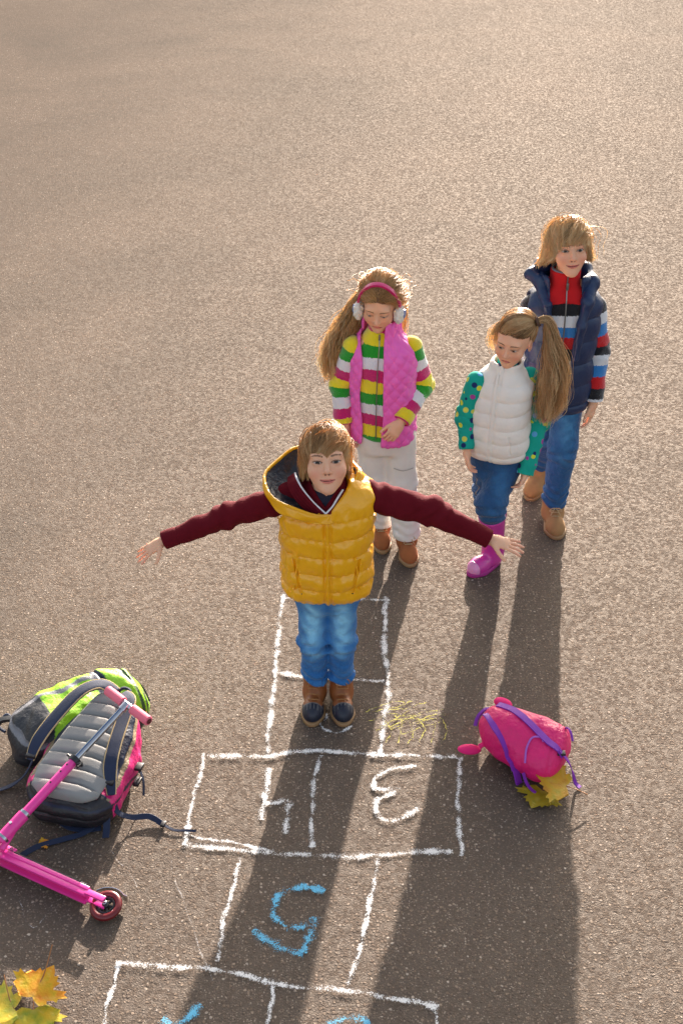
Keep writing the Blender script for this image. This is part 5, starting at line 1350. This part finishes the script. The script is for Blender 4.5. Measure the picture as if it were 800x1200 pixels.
chalk('chalk_grid', [([(-0.245, 4.398), (-0.258, 3.872), (-0.265, 3.422)], 0.03),
    ([(0.190, 4.379), (0.172, 4.115), (0.177, 3.821), (0.140, 3.422)], 0.03),
    ([(-0.240, 4.367), (-0.036, 4.355), (0.200, 4.355)], 0.02),
    ([(-0.248, 3.872), (-0.066, 3.846), (0.164, 3.826)], 0.03),
    ([(-0.485, 3.422), (-0.502, 3.247), (-0.516, 2.983)], 0.022),
    ([(-0.478, 3.409), (-0.304, 3.404), (-0.092, 3.431), (0.152, 3.413), (0.431, 3.396)], 0.03),
    ([(-0.073, 3.413), (-0.100, 3.226), (-0.095, 2.976)], 0.024),
    ([(0.422, 3.391), (0.400, 3.226), (0.389, 2.939)], 0.024),
    ([(-0.516, 2.983), (-0.279, 2.958), (-0.094, 2.939), (0.139, 2.943), (0.363, 2.961)], 0.03),
    ([(-0.503, 3.025), (-0.366, 2.998), (-0.246, 2.965)], 0.018),
    ([(-0.327, 2.932), (-0.352, 2.742), (-0.371, 2.523)], 0.02),
    ([(0.116, 2.928), (0.085, 2.709), (0.020, 2.439)], 0.022),
    ([(-0.670, 2.517), (-0.379, 2.493), (-0.175, 2.442), (0.050, 2.413), (0.280, 2.366)], 0.025),
    ([(-0.659, 2.511), (-0.670, 2.413), (-0.674, 2.285)], 0.018),
    ([(-0.200, 2.439), (-0.209, 2.231)], 0.018),
    ([(0.270, 2.369), (0.281, 2.231)], 0.018)], 'chalk_white', 'white chalk hopscotch outline of boxes drawn on the asphalt', 'chalk drawing', None)
chalk('chalk_numeral', [([(-0.253, 3.348), (-0.255, 3.276), (-0.261, 3.206), (-0.266, 3.145), (-0.272, 3.098)], 0.031),
    ([(-0.262, 3.173), (-0.221, 3.177), (-0.184, 3.185), (-0.182, 3.145), (-0.186, 3.090), (-0.190, 3.032)], 0.031)], 'chalk_white', 'white chalk numeral 4 in the box beside the 3', 'chalk numeral', 'chalk numerals in the hopscotch boxes')
chalk('chalk_numeral', [([(0.265, 3.356), (0.211, 3.352), (0.156, 3.331), (0.116, 3.293), (0.115, 3.255), (0.147, 3.238), (0.201, 3.247), (0.161, 3.218), (0.125, 3.185), (0.116, 3.141), (0.138, 3.102), (0.181, 3.098), (0.225, 3.121), (0.264, 3.157)], 0.028)], 'chalk_white', 'white chalk numeral 3 with two round bows', 'chalk numeral', 'chalk numerals in the hopscotch boxes')
chalk('chalk_numeral', [([(-0.054, 2.786), (-0.089, 2.804), (-0.127, 2.807), (-0.167, 2.797), (-0.198, 2.769), (-0.213, 2.725), (-0.206, 2.686), (-0.175, 2.656), (-0.136, 2.646), (-0.105, 2.656), (-0.084, 2.679), (-0.091, 2.643), (-0.101, 2.601), (-0.118, 2.554)], 0.034),
    ([(-0.115, 2.557), (-0.141, 2.557), (-0.180, 2.573), (-0.228, 2.601), (-0.274, 2.637)], 0.04)], 'chalk_blue', 'blue chalk numeral 5 in the single box below the numeral 4', 'chalk numeral', 'chalk numerals in the hopscotch boxes')
chalk('chalk_numeral', [([(-0.403, 2.375), (-0.442, 2.324), (-0.505, 2.279)], 0.035),
    ([(-0.511, 2.327), (-0.380, 2.231)], 0.03)], 'chalk_blue', 'pale blue chalk numeral cut off at the bottom, left of the short centre line', 'chalk numeral', 'chalk numerals in the hopscotch boxes')
chalk('chalk_numeral', [([(-0.067, 2.271), (-0.012, 2.321), (0.061, 2.324), (0.096, 2.271)], 0.03)], 'chalk_blue', 'pale blue chalk arc of a numeral at the bottom, right of the short centre line', 'chalk numeral', 'chalk numerals in the hopscotch boxes')
chalk('chalk_numeral', [([(-0.082, 3.591), (-0.062, 3.549), (-0.012, 3.530), (0.041, 3.567)], 0.016),
    ([(-0.051, 3.633), (-0.069, 3.576)], 0.014)], 'chalk_white', 'white chalk numeral half hidden under the boots of the boy in yellow', 'chalk numeral', 'chalk numerals in the hopscotch boxes')
chalk('chalk_scribble', [([(0.089, 3.640), (0.167, 3.692), (0.237, 3.702)], 0.007),
    ([(0.101, 3.595), (0.178, 3.635), (0.247, 3.621)], 0.007),
    ([(0.116, 3.650), (0.193, 3.670), (0.265, 3.706)], 0.007),
    ([(0.127, 3.542), (0.203, 3.581), (0.274, 3.624)], 0.007),
    ([(0.140, 3.559), (0.218, 3.619), (0.287, 3.625)], 0.007),
    ([(0.154, 3.587), (0.230, 3.606), (0.301, 3.627)], 0.007),
    ([(0.169, 3.652), (0.246, 3.667), (0.318, 3.698)], 0.007),
    ([(0.179, 3.545), (0.257, 3.599), (0.326, 3.600)], 0.007),
    ([(0.194, 3.603), (0.273, 3.662), (0.342, 3.655)], 0.007),
    ([(0.206, 3.551), (0.282, 3.588), (0.353, 3.613)], 0.007),
    ([(0.218, 3.522), (0.294, 3.560), (0.365, 3.593)], 0.007),
    ([(0.234, 3.601), (0.312, 3.646), (0.383, 3.656)], 0.007),
    ([(0.246, 3.566), (0.324, 3.623), (0.394, 3.623)], 0.007),
    ([(0.158, 3.613), (0.181, 3.540), (0.160, 3.475)], 0.006),
    ([(0.199, 3.623), (0.223, 3.570), (0.200, 3.475)], 0.006),
    ([(0.240, 3.613), (0.262, 3.541), (0.240, 3.475)], 0.006),
    ([(0.281, 3.610), (0.303, 3.555), (0.280, 3.475)], 0.006),
    ([(0.323, 3.621), (0.345, 3.569), (0.320, 3.475)], 0.006),
    ([(0.363, 3.614), (0.385, 3.555), (0.361, 3.475)], 0.006)], 'chalk_yellow', 'faint yellow chalk scribble beside the second box', 'chalk drawing', None)
chalk('chalk_scratch', [([(-0.772, 2.991), (-0.633, 2.793)], 0.005)], 'chalk_faint', 'thin faint chalk scratch on the asphalt above the scooter wheel', 'chalk drawing', 'faint chalk scratches')
chalk('chalk_scratch', [([(-1.009, 2.487), (-0.858, 2.487)], 0.005)], 'chalk_faint', 'thin faint chalk scratch just above the bunch of leaves', 'chalk drawing', 'faint chalk scratches')
chalk('chalk_scratch', [([(-1.021, 2.776), (-0.941, 2.650), (-0.873, 2.776)], 0.005)], 'chalk_faint', 'thin faint chalk tick below the scooter deck', 'chalk drawing', 'faint chalk scratches')
chalk('chalk_scratch', [([(-0.553, 2.917), (-0.493, 2.742), (-0.376, 2.457)], 0.007)], 'chalk_faint', 'long faint chalk scratch left of the blue numeral 5', 'chalk drawing', 'faint chalk scratches')

# ------------------------------------------------------------------ camera, light
cd = bpy.data.cameras.new('camera'); cam = bpy.data.objects.new('camera', cd); C.objects.link(cam)
cam.location = (0, 0, 3.16); cam.rotation_euler = (math.radians(58), 0, 0)
cd.sensor_fit = 'VERTICAL'; cd.sensor_height = 36; cd.lens = 45; cd.clip_end = 3000; cd.clip_start = .05
bpy.context.scene.camera = cam
EL, AZ = math.radians(15.5), math.radians(10)      # low sun ahead of the camera, a little to its right
sd = bpy.data.lights.new('sun', 'SUN'); sun = bpy.data.objects.new('sun', sd); C.objects.link(sun)
sd.energy = 5.; sd.angle = math.radians(.6); sd.color = (1., .88, .77)
dirv = Vector((-math.sin(AZ)*math.cos(EL), -math.cos(AZ)*math.cos(EL), -math.sin(EL)))
sun.rotation_euler = dirv.to_track_quat('-Z', 'Y').to_euler(); sun.location = (3, 20, 8)
w = bpy.data.worlds.new('World'); bpy.context.scene.world = w; w.use_nodes = True; nt = w.node_tree; nt.nodes.clear()
sk = nt.nodes.new('ShaderNodeTexSky'); sk.sky_type = 'NISHITA'; sk.sun_disc = False; sk.sun_elevation = EL; sk.sun_rotation = AZ
sk.dust_density = 4.; sk.ozone_density = .4; sk.air_density = 1.
bg = nt.nodes.new('ShaderNodeBackground'); bg.inputs[1].default_value = .115; wo = nt.nodes.new('ShaderNodeOutputWorld')
hs = nt.nodes.new('ShaderNodeHueSaturation'); hs.inputs['Saturation'].default_value = .6
nt.links.new(sk.outputs[0], hs.inputs['Color']); nt.links.new(hs.outputs[0], bg.inputs[0]); nt.links.new(bg.outputs[0], wo.inputs[0])
sc = bpy.context.scene
sc.view_settings.view_transform = 'Standard'; sc.view_settings.look = 'None'; sc.view_settings.exposure = 1.70; sc.view_settings.gamma = 1
sc.view_settings.use_curve_mapping = False
sc.cycles.max_bounces = 8; sc.cycles.transparent_max_bounces = 12
